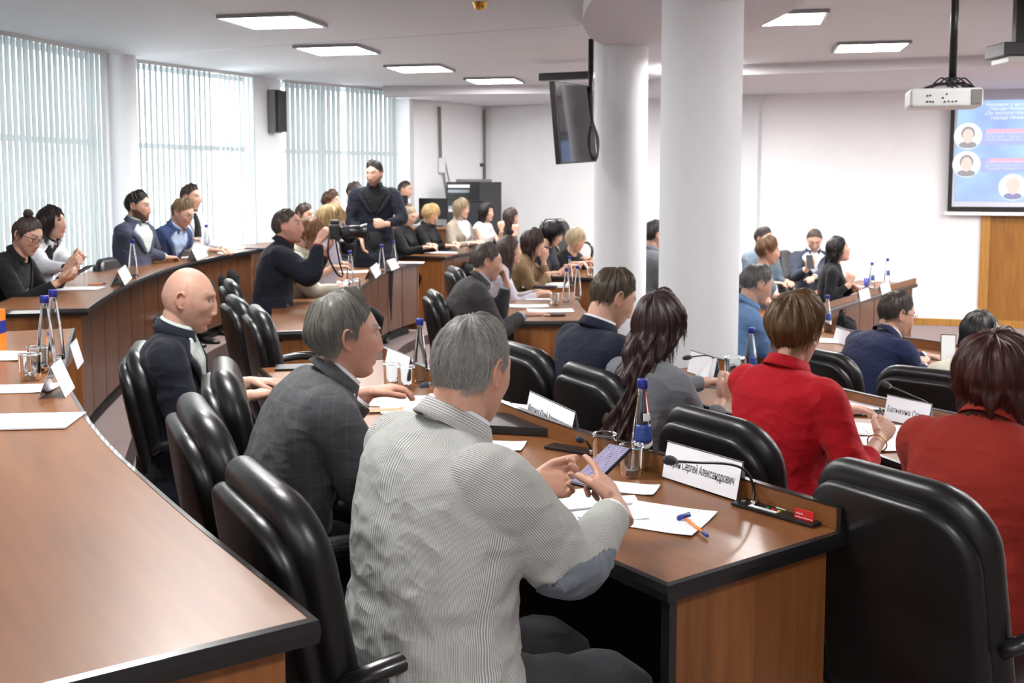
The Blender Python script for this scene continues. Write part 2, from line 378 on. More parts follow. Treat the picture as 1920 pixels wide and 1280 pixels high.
# oval drop round the two columns, with a stepped rim
def oval(rx, ry, cx, cy, n=64): return [(cx + rx * math.cos(t), cy + ry * math.sin(t)) for t in np.linspace(0, 2 * PI, n, endpoint=False)]
st(poly_slab('ceiling_soffit', oval(.62, 2.05, 1.06, 6.5), 2.62, ZC - .002, M['soffit']))
st(poly_slab('ceiling_soffit', oval(.70, 2.13, 1.06, 6.5), 2.72, ZC - .003, M['soffit']))
# round columns
for (x, y, r) in ((1.045, 5.95, .222), (.835, 8.25, .203)):
    o = MB().lathe([(r, ZF), (r, 2.66)], (0, 0, 0), 64).build('column', M['pier'], origin=(x, y, 0), local=True, smooth=True); o.location = (x, y, 0); st(o)
st(MB().quadbox(V(3.28, 14.22, 0), V(2.95, 14.42, 0), .14, ZF, 2.74).build('wall_back', M['pier']))

# ------------------------------------------------------------------ window wall (left), vertical blinds
def pier(a, b, name='wall_left'):
    n = outn(a, b); return st(MB().quadbox(a + n * .16, b + n * .16, .22, ZF, ZC).build(name, M['pier']))
pier(A1 + nrm(A1 - A0) * .02, B0); pier(B1, C0); pier(C1 + nrm(C1 - C0) * .22, V(-1.72, 14.95)); 
st(MB().quadbox(Z00, A00, .2, ZF, ZC).build('wall_left', M['pier']))
st(MB().quadbox(A00 + outn(A00, A0) * .1, A0 + outn(A00, A0) * .1, .2, ZF, .5).build('wall_left', M['pier']))
# round half columns standing before the piers
for a, b, r in ((A1, B0, .17),):
    m_ = (a + b) / 2 + outn(a, b) * .02
    o = MB().lathe([(r, ZF), (r, ZC)], (0, 0, 0), 40).build('wall_left', M['pier'], origin=(m_[0], m_[1], 0), local=True, smooth=True); o.location = (m_[0], m_[1], 0); st(o)
wi = 0
for (a, b) in [(A00, A0)] + win:
    wi += 1
    n = outn(a, b); d = nrm(b - a); Lw = np.linalg.norm(b - a); aa = a + n * .20; bb = b + n * .20; z0 = .30
    if wi == 4: bb = bb + d * .22
    Lw2 = np.linalg.norm(bb - aa)
    w_root = empty('window_%d' % wi, (aa[0], aa[1], 0)); w_root['kind'] = 'structure'
    MB().quadbox(aa, bb, .30, ZF, z0).build('sill_wall', M['pier'], w_root)
    fb = MB(); k = max(2, int(round(Lw2 / .75)))
    for i in range(k + 1):
        p = aa + d * (Lw2 * i / k); q = p + d * .001
        MB().quadbox(p - d * .03, p + d * .03, .06, z0, ZC).build('window_frame', M['frame'], w_root)
    for z in (z0 + .03, 1.98, ZC - .04):
        MB().quadbox(aa, bb, .055, z - .03, z + .03).build('window_frame', M['frame'], w_root)
    for i in range(k):
        MB().quadbox(aa + d * (Lw2 * i / k + .03), aa + d * (Lw2 * (i + 1) / k - .03), .006, z0 + .06, ZC - .07).build('pane', M['pane'], w_root)
    # the blind hangs on a rail under the ceiling
    root = empty('vertical_blind', (a[0], a[1], 0))
    tag(root, ['pale grey vertical blind nearest the camera outside the seated rows', 'closed grey vertical blind at the left edge, behind the woman with a hair bun',
               'bright sunlit vertical blind with a wide gap, behind the men in grey and blue blazers', 'two-part grey vertical blind beyond the wall speaker, behind the standing man'][wi - 1], 'blind')
    MB().quadbox(a - d * .02, b + d * .02, .045, zr - .005, zr + .03).build('rail', M['white'], root)
    kk = int(Lw / .079); ang = math.radians({1: 9, 2: 10, 3: 28, 4: 16}[wi])
    for i in range(kk):
        f = (i + .5) / kk
        if wi == 3 and .60 < f < .66: continue
        if wi == 4 and .49 < f < .505: continue
        p = a + d * Lw * f; ra = ang + (.5 if (wi == 3 and f > .66) else 0) + random.uniform(-.03, .03)
        dd = V(d[0] * math.cos(ra) - d[1] * math.sin(ra), d[0] * math.sin(ra) + d[1] * math.cos(ra)) * .0445
        MB().quadbox(p - dd, p + dd, .0015, .12 if wi != 3 else .2, zr - .005).build('slat', M['blind'], root)
# wall speaker on the pier
p = aty(520, 209, float(C0[1]) - .25); s_ = empty('wall_speaker', tuple(p)); tag(s_, 'slim grey loudspeaker on the pier between two blinds', 'speaker')
hx = .13; d = V(.35, -.94, 0)
Mr = Matrix.Rotation(math.radians(-28), 3, 'Z')
MB().box(p + V(-.02, 0, 0), (.11, .16, .52), Mr).build('cabinet', M['grey'], s_, bevel=.006); MB().box(p + V(.045, -.03, 0), (.07, .15, .50), Mr).build('grille', M['black'], s_, bevel=.004)
MB().box(p + V(-.10, .05, -.04), (.08, .12, .20), Mr).build('bracket', M['grey'], s_, bevel=.004)

# ------------------------------------------------------------------ ceiling lights
def clight(c, rz, lab):
    r = empty('ceiling_light', (c[0], c[1], 2.738 if (c[1] > 10.5 and c[0] > 2) or (c[0] > 8.5 and c[1] > 10) else ZC)); r.rotation_euler = (0, 0, rz); tag(r, lab, 'ceiling light', 'square ceiling light panels')
    mb = MB(); 
    for x, y, sx_, sy_ in ((0, .306, .64, .028), (0, -.306, .64, .028), (.306, 0, .028, .584), (-.306, 0, .028, .584)): mb.box((x, y, -.014), (sx_, sy_, .028))
    mb.build('frame', M['steel'], r, local=True, bevel=.003)
    MB().box((0, 0, -.014), (.585, .585, .02)).build('diffuser', M['panel'], r, local=True)
rz = math.radians(-12)
for (px, py), lab in (((513, 37), 'square ceiling light nearest the camera on the left, above the first blind'), ((633, 91), 'second square ceiling light of the left row, above the pier'),
                      ((788, 126), 'third square ceiling light of the left row'), ((928, 149), 'farthest square ceiling light of the left row, before the back wall'),
                      ((1468, 31), 'square ceiling light right of the thick column'), ((1632, 85), 'square ceiling light left of the projector pole')):
    clight(at(px, py, ZC), rz, lab)
_ol = ['ceiling light over the near rows, first before the picture\'s upper edge', 'ceiling light above the bald man', 'ceiling light above the nearest chair', 'ceiling light behind the camera', 'ceiling light above the women in red', 'ceiling light behind the right edge, low row',
       'ceiling light far outside the right edge', 'ceiling light before the projection screen', 'ceiling light outside the right edge near the screen', 'ceiling light above the lower left desk', 'ceiling light at the back left behind the camera', 'ceiling light hidden behind the thick column', 'ceiling light outside the right edge by the wall', 'ceiling light in the far right corner']
for (x, y) in ((-1.6, 5.2), (-1.1, 3.0), (.6, -.4), (3.0, 4.4), (4.6, 4.2), (8.4, 5.6), (7.6, 7.0), (5.2, 8.5), (6.4, 6.6), (-4.2, -1.6), (-2.2, -2.6), (1.95, 11.2), (8, 8.4), (9, 10.4)):
    clight((x, y), rz, _ol.pop(0))
st(MB().quadbox(at(200, 107, ZC), at(1085, 47, ZC), .008, ZC - .0015, ZC + .002).build('trim_2', M['steel']))
for (x, y), lab in (((2.1, 12.1), 'added light panel on the soffit, hidden behind the thick column'), ((6.9, 11.5), 'added light panel beside the screen, outside the picture'), ((6.9, 9.4), 'added light panel before the screen, outside the picture')):
    o_ = clight((x, y), rz, lab)  # unseen panels, added to brighten the far right wall
# smoke detector
p = at(900, 5, ZC); MBo = MB().lathe([(.001, -.05), (.03, -.05), (.045, -.02), (.055, 0)], tuple(p), 24).build('smoke_detector', M['gold'], origin=tuple(p), smooth=True)
tag(MBo, 'small round yellowish detector on the ceiling above the left row of lights', 'detector')

# ------------------------------------------------------------------ desks
def ring(root_name, label, I, wdt, z, floor, ledge=0, n=26, group=None, cols=None, flip=1, plinth=0.10):
    inner = crom([p[:2] for p in I], n); outer = offs(inner, wdt * flip)
    c = (inner[0] + outer[0]) / 2; root = empty(root_name, (c[0], c[1], floor)); tag(root, label, 'desk', group)
    L = np.r_[0, np.cumsum(np.linalg.norm(np.diff(inner, axis=0), axis=1))]
    P = []; UV = []
    for i in range(n):
        a, b = inner[i], outer[i]; row = []; u = []
        for q, zz, vv in ((a, z - .036, 0), (a, z, 0), (b, z, wdt), (b, z - .036, wdt)): row.append([q[0], q[1], zz]); u.append([L[i], vv])
        P.append(row); UV.append(u)
    mb = MB(); mb.grid(P, cv=True, uv=UV, caps=(1, 1)); mb.build('worktop', M['top'], root)
    # edging all round
    per = np.vstack([inner, outer[::-1]]); k = len(per)
    T = np.roll(per, -1, 0) - per; T /= np.linalg.norm(T, axis=1)[:, None] + 1e-9; N = np.stack([T[:, 1], -T[:, 0]], 1)
    Nm = N + np.roll(N, 1, 0); Nm /= (np.sum(Nm * N, 1))[:, None] * 1.0 + 1e-9
    if flip < 0: pass
    sgn = 1 if np.dot(Nm[n // 2], per[n // 2] - outer[n // 2]) > 0 else -1
    rows = []
    for i in range(k):
        q = per[i]; e = Nm[i] * sgn
        if np.linalg.norm(e) > 1.8: e = nrm(e) * 1.8
        rows.append([[q[0] - e[0] * .004, q[1] - e[1] * .004, z + .0015], [q[0] + e[0] * .008, q[1] + e[1] * .008, z - .001], [q[0] + e[0] * .011, q[1] + e[1] * .011, z - .018],
                     [q[0] + e[0] * .008, q[1] + e[1] * .008, z - .038], [q[0] - e[0] * .004, q[1] - e[1] * .004, z - .0385]])
    MB().grid(rows, cu=True, cv=True).build('edging', M['edge'], root)
    # inner front: separate upright panels, dark backing behind the joints
    fr = offs(inner, .05 * flip); bk = offs(inner, .075 * flip); m = max(1, int(round(L[-1] / .42)))
    def pos(A, s): return V(np.interp(s, L, A[:, 0]), np.interp(s, L, A[:, 1]))
    for j in range(m):
        s0 = L[-1] * j / m + (.0 if j else .045); s1 = L[-1] * (j + 1) / m - (.014 if j < m - 1 else .03)
        MB().quadbox(pos(fr, s0), pos(fr, s1), .018, floor + plinth, z - .037).build('front_panel', M['front'], root, bevel=.002, seg=1)
    mb = MB(); mb.grid([[[p[0], p[1], floor], [p[0], p[1], z - .037]] for p in bk[1:-1]]); mb.build('backing', M['dark'], root, solid=.01)
    for e in (0, -1):
        dd = nrm(outer[e] - inner[e]); tt = nrm(inner[0] - inner[1]) if e == 0 else nrm(inner[-1] - inner[-2]); a = inner[e] + dd * .035 - tt * .035; b = outer[e] - dd * .05 - tt * .035
        MB().quadbox(a, b, .022, floor + .02, z - .037).build('end_panel', M['endp'], root, bevel=.002, seg=1)
        MB().quadbox(b, b + dd * .022, .026, floor + .02, z - .037).build('end_strip', M['edge'], root)
    if ledge:
        lp = offs(inner, .003 * flip)
        rows = [[[p[0], p[1], z + .001], [p[0], p[1], z + ledge]] for p in lp]; q = offs(inner, .019 * flip)
        P = [[[lp[i][0], lp[i][1], z + .001], [lp[i][0], lp[i][1], z + ledge - .004], [q[i][0], q[i][1], z + ledge - .004], [q[i][0], q[i][1], z + .001]] for i in range(n)]
        U = [[[L[i], 0], [L[i], ledge], [L[i], ledge + .02], [L[i], 0]] for i in range(n)]
        MB().grid(P, cv=True, uv=U, caps=(1, 1)).build('ledge', M['top'], root)
        a_ = offs(inner, .001 * flip); b_ = offs(inner, .021 * flip)
        P = [[[a_[i][0], a_[i][1], z + ledge - .004], [a_[i][0], a_[i][1], z + ledge], [b_[i][0], b_[i][1], z + ledge], [b_[i][0], b_[i][1], z + ledge - .004]] for i in range(n)]
        MB().grid(P, cv=True, caps=(1, 1)).build('ledge_cap', M['edge'], root)
        p0 = (a_[0] + b_[0]) / 2; tt = nrm(inner[0] - inner[1]); MB().quadbox(p0 - nrm(offs(inner, 1)[0] - inner[0]) * .014, p0 + nrm(offs(inner, 1)[0] - inner[0]) * .014, .012, z + .001, z + ledge).build('ledge_cap', M['edge'], root)
    return root, inner, outer
D1 = ring('curved_desk', 'long curved wooden desk with black edge filling the lower left corner', I1, .68, .92, .17)
D2 = ring('curved_desk', 'curved wooden desk before the window blinds where the woman with a hair bun sits', I2, .52, .92, .17)
D2b = ring('curved_desk', 'dark wooden desk behind the standing man in a navy blazer', I2b, .6, .92, .17)
D3 = ring('curved_desk', 'curved wooden desk with raised ledge where the grey-haired man in striped jacket sits', I3, .60, .75, 0, ledge=.06)
D4 = ring('curved_desk', 'curved wooden desk beside the photographer, with bottles and blank white cards', I4, .62, .75, 0)
D5 = ring('curved_desk', 'wooden desk where the women in black jackets write, below the equipment rack', I5, .62, .75, 0)
D6 = ring('curved_desk', 'wooden desk with heaped papers before the man in grey suit rubbing his face', I6, .60, .65, -.10)
D7 = ring('curved_desk', 'wooden desk before the woman in tan jacket, left of the thin column', I7, .62, .70, -.10)
D8 = ring('curved_desk', 'curved wooden desk with ledge before the two women in red jackets', I8, .58, .65, -.10, ledge=.06)
D9 = ring('curved_desk', 'wooden desk with ledge before the man in navy suit and glasses', I9, .58, .50, ZF, ledge=.06)
D10 = ring('curved_desk', 'wooden desk on the far side before the woman with long black hair', I10, .62, .50, ZF, ledge=.06)

# ------------------------------------------------------------------ screen, door, projector, television
wd_ = nrm(V(11.5, 12.0, 0) - V(5.4, 13.75, 0)); wn_ = V(wd_[1], -wd_[0], 0)
def onwall(px, py, off=.08):
    d = ray(px, py); P0 = V(5.4, 13.75, 0) + wn_ * off; t = np.dot(P0, wn_) / np.dot(d * V(1, 1, 0), wn_)
    return V(0, 0, CAM_H) + d * t
# door with frame
da = onwall(1836, 500, .07); dl = empty('door_1', (da[0], da[1], ZF)); dl['kind'] = 'structure'
a = da + wd_ * .0
for s0, s1, z1, nm, off in ((0, .11, 1.95, 'door_frame', .0), (1.06, 1.17, 1.95, 'door_frame', 0)):
    MB().quadbox(a + wd_ * s0, a + wd_ * s1, .06, ZF, z1).build(nm, M['door'], dl, bevel=.005)
MB().quadbox(a, a + wd_ * 1.17, .06, 1.95, 2.05).build('door_frame', M['door'], dl, bevel=.005)
t = NT('door_panel_wood'); 
M['doorp'] = wood('door_panel_wood', lin(126, 82, 30), lin(156, 106, 48), .4, True, .1)
MB().quadbox(a + wd_ * .112 - wn_ * .02, a + wd_ * 1.058 - wn_ * .02, .04, ZF + .005, 1.95).build('door_leaf', M['doorp'], dl, bevel=.003)
MB().tube([a + wd_ * .98 + wn_ * .05 + V(0, 0, 1.0), a + wd_ * .98 + wn_ * .05 + V(0, 0, 1.14)], .012).build('door_handle', M['chrome'], dl, smooth=True)
def textmesh(body, size, org, X, Y, mat_, name, parent, align='LEFT', ext=.0006, sx=1.0):
    """flat lettering as a mesh: X along the line, Y up the letters"""
    cu = bpy.data.curves.new('tmp', 'FONT'); cu.body = body; cu.size = size; cu.align_x = align; cu.extrude = ext; cu.resolution_u = 3
    ob = bpy.data.objects.new('tmp', cu); COL.objects.link(ob); dg = bpy.context.evaluated_depsgraph_get(); me = bpy.data.meshes.new_from_object(ob.evaluated_get(dg))
    v = np.array([p.co[:] for p in me.vertices]); f = [tuple(p.vertices) for p in me.polygons]; bpy.data.objects.remove(ob); bpy.data.curves.remove(cu); bpy.data.meshes.remove(me)
    X = nrm(X); Y = nrm(Y); Z = np.cross(X, Y); Wd = np.array(org) + v[:, :1] * sx * X + v[:, 1:2] * Y + v[:, 2:3] * Z
    return MB().add(Wd, f).build(name, mat_, parent)
# projection screen hanging before the wall
OFF = .16
def ow(px, py, o=OFF): return onwall(px, py, o)
sl = ow(1776, 398); sroot = empty('projection_screen', (sl[0], sl[1], sl[2])); tag(sroot, 'large lit projection screen showing a blue slide, hung on the far right wall', 'screen')
s0 = ow(1776, 396); sx0 = np.dot(s0 - V(5.4, 13.75, 0), wd_); zb = s0[2]; zt = ow(1793, 142)[2]
def sp(s, z, o=OFF): q = V(5.4, 13.75, 0) + wd_ * s + wn_ * o; return V(q[0], q[1], z)
def plate(s0, s1, z0, z1, o, th=.004): return MB().quadbox(sp(s0, 0, o), sp(s1, 0, o), th, z0, z1)
W_ = 3.1
plate(sx0, sx0 + W_, zb, zt, OFF).build('screen_border', M['black'], sroot)
plate(sx0 + .05, sx0 + W_ - .05, zb + .06, zt, OFF + .006).build('screen_fabric', plain('screen_fabric', lin(200, 203, 214), .8, noise=.01), sroot)
plate(sx0 - .04, sx0 + W_ + .04, zb - .05, zb - .005, OFF, .03).build('bottom_bar', M['white'], sroot, bevel=.004)
plate(sx0 - .08, sx0 + W_ + .08, zt, zt + .10, OFF, .10).build('housing', M['white'], sroot, bevel=.008)
zs0 = ow(1788, 377)[2]; zs1 = ow(1850, 188)[2]; ss0 = sx0 + .08
t = NT('slide_light'); uv = t.uv; n = t.noise(uv, 1.6, 2)
c = t.ramp(n, [(.3, (.36, .46, .95, 1)), (.55, (.45, .66, .98, 1)), (.75, (.52, .80, 1.0, 1))]); t.l(c, t.b.inputs['Emission Color']); t.b.inputs['Emission Strength'].default_value = .50; t.set(Base_Color=(.02, .02, .02, 1), Roughness=.8)
plate(ss0, sx0 + W_ - .08, zs0, zs1, OFF + .012).build('slide', t.m, sroot)
band = emis('slide_band', (.50, .56, .95, 1), .47); pink = emis('slide_pink', (1, .50, .62, 1), .52); whit = emis('slide_white', (.95, .98, 1, 1), .52); dim = emis('slide_text', (.72, .80, 1, 1), .5)
skin_e = emis('slide_skin', (.95, .74, .66, 1), .5); cloth_e = emis('slide_cloth', (.35, .36, .62, 1), .45); hair_e = emis('slide_hair', (.42, .40, .42, 1), .45)
def swf(px, py): q = ow(px, py, OFF + .02); return np.dot(q - V(5.4, 13.75, 0), wd_), q[2]
def disc(px, py, r, mat_, o, name, sx_=1, sy_=1, dx=0, dy=0):
    s, z = swf(px, py); s += dx; z += dy; th = np.linspace(0, 2 * PI, 28, endpoint=False)
    v = [sp(s + r * sx_ * math.cos(t), z + r * sy_ * math.sin(t), OFF + o) for t in th]
    v2 = [p_ - wn_ * .003 for p_ in v]
    mb = MB(); mb.add(v + v2, [tuple(range(28)), tuple(range(28, 56))[::-1]] + [(i, (i + 1) % 28, 28 + (i + 1) % 28, 28 + i) for i in range(28)]); return mb.build(name, mat_, sroot)
for (px, py, hc) in ((1815, 255, hair_e), (1812, 308, hair_e), (1899, 351, skin_e)):
    disc(px, py, .165, whit, .020, 'portrait_disc'); disc(px, py, .085, hc, .024, 'portrait_hair', .95, 1.05, 0, .03)
    disc(px, py, .075, skin_e, .028, 'portrait_face', .85, 1.2, 0, .0); disc(px, py, .10, cloth_e if px > 1850 else hair_e, .026, 'portrait_shoulders', 1.05, .42, 0, -.11)
def bar(px0, py0, s_len, h, mat_, o, name):
    s, z = swf(px0, py0); plate(s, s + s_len, z - h, z, OFF + o, .003).build(name, mat_, sroot)
bar(1838, 243, 2.3, .19, band, .017, 'slide_box'); bar(1838, 296, 2.3, .18, band, .017, 'slide_box'); bar(1850, 242, .9, .045, pink, .021, 'slide_heading'); bar(1855, 297, .9, .045, pink, .021, 'slide_heading')
def wtext(body, px, py, size, mat_, o=.024, align='LEFT', name='slide_lettering', parent=None):
    s, z = swf(px, py); q = sp(s, z, OFF + o)
    return textmesh(body, size, q, wd_, V(0, 0, 1), mat_, name, sroot, align)
wtext('Решение о награждении почётным знаком', 1850, 199, .058, whit); wtext('города Нижнего Новгорода', 1856, 206.5, .058, whit)
wtext('«За заслуги перед городом Нижний Новгород»', 1846, 215, .058, whit); wtext('города Нижнего Новгорода', 1858, 223.5, .058, whit)
for y_, tx in ((252, 'директор муниципального учреждения'), (258, 'культуры города Нижнего Новгорода'), (264, 'заслуженный работник культуры'), (306, 'заместитель директора учреждения'), (312, 'дополнительного образования'), (318, 'города Нижнего Новгорода')):
    wtext(tx, 1847, y_, .05, dim)
# ceiling projector on its pole
pc = aty(1768, 186, 6.1); pr = empty('projector', tuple(pc)); tag(pr, 'white ceiling projector hanging on a black pole before the screen', 'projector')
Mr = Matrix.Rotation(math.radians(-14), 3, 'Z'); Mn = np.array(Mr)
MB().box(pc, (.38, .28, .105), Mr).build('body', M['white'], pr, bevel=.018, seg=3)
q = pc + Mn @ V(.155, -.143, .002); MB().box(q, (.055, .006, .08), Mr).build('vent_panel', M['grey'], pr)
for i, (dx, dz) in enumerate(((-.10, .01), (-.085, .012), (-.02, -.002), (-.10, -.022), (-.085, -.022), (-.07, -.024), (-.01, -.024), (.01, -.022), (.03, -.024), (.05, -.022), (.0, .018))):
    MB().box(pc + Mn @ V(dx, -.141, dz), (.009, .006, .008), Mr).build('socket', M['black'], pr)
MB().lathe([(.035, 0), (.035, .02), (.028, .025)], (0, 0, 0), 20, caps=(1, 1)).v
q = pc + Mn @ V(.05, .145, 0); MB().tube([q, q + Mn @ V(0, .03, 0)], .04, 20).build('lens', M['black'], pr, smooth=True)
top = V(pc[0] + .05, pc[1], ZC)
MB().tube([V(pc[0] + .05, pc[1], pc[2] + .10), top], .021, 16).build('pole', M['black'], pr, smooth=True)
MB().lathe([(.085, -.02), (.085, 0)], tuple(top), 24, caps=(1, 1)).build('ceiling_plate', M['white'], pr, bevel=.003)
mb = MB(); b0 = V(pc[0] + .05, pc[1], pc[2] + .09)
for k in range(4):
    e = pc + Mn @ V(.13 * (1 if k % 2 else -1) + .02, .08 * (1 if k > 1 else -1), .055); mb.tube([b0, (b0 + e) / 2 + V(0, 0, .012), e], .008, 8)
mb.lathe([(.03, -.02), (.034, .0), (.03, .03)], tuple(b0), 16, caps=(1, 1)); mb.build('bracket', M['black'], pr)
mb = MB()
for k in range(5):
    a = b0 + V(-.13 + .03 * k, -.06, -.01); mb.tube(crom([a, a + V(.03, -.04, .03), a + V(.07, -.06, -.01), a + V(.10, -.085, -.07)], 14), .0045, 6)
mb.build('cable', M['black'], pr, smooth=True)
# second device at the right edge of the ceiling
p = aty(1908, 96, 7.4); r = empty('ceiling_device', tuple(p)); tag(r, 'black box with a pale underside on the ceiling at the right edge', 'projector')
MB().box(p, (.32, .3, .09)).build('body', M['black'], r, bevel=.006); MB().box(p + V(0.02, 0, -.066), (.28, .26, .04)).build('underside', M['white'], r, bevel=.004); MB().box(V(p[0], p[1], (p[2] + ZC) / 2 + .02), (.06, .06, ZC - p[2] - .05)).build('mount', M['black'], r)
# television on a ceiling pole by the thin column
tv = empty('television', tuple(aty(1110, 92, 7.9))); tag(tv, 'black flat television on a ceiling pole, tilted beside the thin column', 'television')
tl, bl = aty(1034, 155, 7.25), aty(1057, 304, 7.25 + .03); tr, br = aty(1112, 158, 8.0), aty(1116, 306, 8.0)
ctr_ = (tl + bl + tr + br) / 4; X_ = nrm((tr - tl) + (br - bl)); Yv = nrm((tl - bl) + (tr - br)); Nn = nrm(np.cross(X_, Yv)); Yv = np.cross(Nn, X_)
wtv = np.linalg.norm((tr - tl + br - bl) / 2); htv = np.linalg.norm((tl - bl + tr - br) / 2)
Rm = Matrix(((X_[0], Yv[0], Nn[0]), (X_[1], Yv[1], Nn[1]), (X_[2], Yv[2], Nn[2])))
if np.dot(Nn, -ctr_ + V(0, 0, 1.6)) < 0: Nn = -Nn
MB().box(ctr_ - Nn * .02, (wtv, htv, .04), Rm).build('bezel', M['black'], tv, bevel=.006)
t = NT('tv_glass'); t.set(Base_Color=(.006, .006, .008, 1), Roughness=.08, Coat_Weight=.4); t.bump(t.noise(t.obj, 2, 1), .05, .01)
MB().box(ctr_ + Nn * .001, (wtv - .03, htv - .03, .003), Rm).build('display', t.m, tv)
MB().box(ctr_ - Nn * .06, (wtv * .5, htv * .45, .05), Rm).build('back_housing', M['black'], tv, bevel=.01)
pp = aty(1108, 100, 7.95); pp[2] = 0; cpl = ctr_ - Nn * .09
MB().tube([V(pp[0], pp[1], 1.78), V(pp[0], pp[1], 2.64)], .019, 12).build('pole', M['black'], tv, smooth=True)
MB().tube([V(pp[0], pp[1], ctr_[2]), cpl], .02, 10).build('arm', M['black'], tv)
mb = MB(); q = aty(1112, 292, 7.95)
for k in range(3): mb.tube(crom([q + V(0, 0, .25), q + V(.02 + .01 * k, -.02, .12), q + V(.03, -.02, .02 - .02 * k), q + V(0, 0, -.03)], 14), .005, 6)
mb.build('cable', M['grey'], tv, smooth=True)
# black bar under the soffit behind the television
a, b = at(1013, 145, 2.70), at(1105, 141, 2.70); o = MB().quadbox(a, b + (b - a) * .1, .10, 2.66, 2.739).build('ceiling_bar', M['black'], origin=tuple(a), bevel=.006); tag(o, 'long black bar on the soffit behind the television', 'bar')
# equipment rack, monitors, stand microphone, conduit at the back left
rp = aty(889, 420, 15.3); rk = empty('equipment_rack', (rp[0], rp[1], 0)); tag(rk, 'black equipment rack cabinet standing in the back corner', 'rack')
Mr = Matrix.Rotation(math.radians(-30), 3, 'Z'); Mn = np.array(Mr); rh = aty(889, 341, 15.3)[2]; cc = V(rp[0], rp[1], rh / 2)
MB().box(cc, (.56, .6, rh), Mr).build('cabinet', M['black'], rk, bevel=.008)
for k, (dz, m_) in enumerate(((-.06, 'white'), (-.13, 'steel'), (-.22, 'black'), (-.36, 'steel'), (-.40, 'white'), (-.5, 'black'))):
    MB().box(V(cc[0], cc[1], rh + dz) + Mn @ V(-.06, -.305, 0), (.36, .02, .045), Mr).build('rack_unit', M[m_], rk, bevel=.003)
MB().box(V(cc[0], cc[1], rh + .02) + Mn @ V(0, 0, 0), (.42, .3, .04), Mr).build('top_unit', M['grey'], rk, bevel=.004)
q = aty(907, 336, 15.2); mb = MB(); mb.tube([V(q[0], q[1], rh + .02), V(q[0], q[1], rh + .22)], .01, 8); mb.box((q[0] - .02, q[1], rh + .24), (.07, .05, .05)); o = mb.build('microphone_stand', M['black'], origin=(q[0], q[1], rh + .04)); tag(o, 'short black stand on top of the equipment rack', 'stand')
q = aty(898, 375, 14.72); zt_ = q[2]; o = empty('floor_speaker', (q[0], q[1], 0)); tag(o, 'dark grey loudspeaker before the equipment rack', 'speaker')
q[2] = zt_ / 2; MB().box(q, (.30, .26, zt_), Mr).build('cabinet', M['black'], o, bevel=.02); MB().box(q + Mn @ V(0, -.135, 0), (.26, .01, zt_ - .06), Mr).build('grille', M['ink'], o, bevel=.01)
for px, py, w2, lab in ((748, 378, .28, 'small black monitor before the operator, left of the larger one'), (813, 391, .46, 'wide black monitor behind the blond women')):
    q = aty(px, py, 14.2); r = empty('monitor', (q[0], q[1], 1.0)); tag(r, lab, 'monitor')
    MB().box(q, (w2, .03, w2 * .6), Mr).build('display', M['black'], r, bevel=.006); MB().box(V(q[0], q[1] + .03, (1.01 + q[2]) / 2), (.05, .03, q[2] - 1.01), Mr).build('stand', M['black'], r); MB().box(V(q[0], q[1] + .03, 1.0095), (.2, .15, .015), Mr).build('foot', M['black'], r)
r = empty('technicians_desk', (-1.2, 14.2, 0)); tag(r, 'brown desk at the back carrying the two black monitors', 'desk')
MB().box((-1.2, 14.22, .985), (1.12, .56, .03)).build('worktop', M['top'], r, bevel=.004); MB().box((-1.2, 13.97, .485), (1.08, .02, .97)).build('front_panel', M['front'], r)
for x_ in (-1.73, -.67): MB().box((x_, 14.22, .485), (.02, .56, .97)).build('end_panel', M['endp'], r)
def onback(px, py, off=.09):     # the short back wall left of the corner
    a, b = wall_pts[0], wall_pts[1]; dd = nrm(b - a); nn = V(dd[1], -dd[0], 0); d = ray(px, py); t_ = np.dot(a + nn * off, nn) / np.dot(d * V(1, 1, 0), nn); return V(0, 0, CAM_H) + d * t_
a, b, c_ = onback(824, 200), onback(826, 300), onback(840, 385)
r = empty('cable_conduit', tuple(c_)); tag(r, 'grey cable run with a white box down the short back wall', 'conduit')
mb = MB(); mb.tube([a, b], .022, 8); mb.tube([b + V(.02, -.02, 0), c_ + V(.0, -.02, 0)], .012, 8); mb.tube([b + V(.06, -.02, 0), c_ + V(.1, -.02, 0)], .010, 8); mb.build('conduit', M['grey'], r)
q = onback(829, 310, .12); MB().box(q, (.10, .06, .22)).build('junction_box', M['white'], r, bevel=.006)
a, b = wall_pts[1], wall_pts[2]
st(MB().tube([V(-.42, 16.45, 2.7), V(-.42, 16.45, 1.4)], .02, 8).build('trim_1', M['grey']))
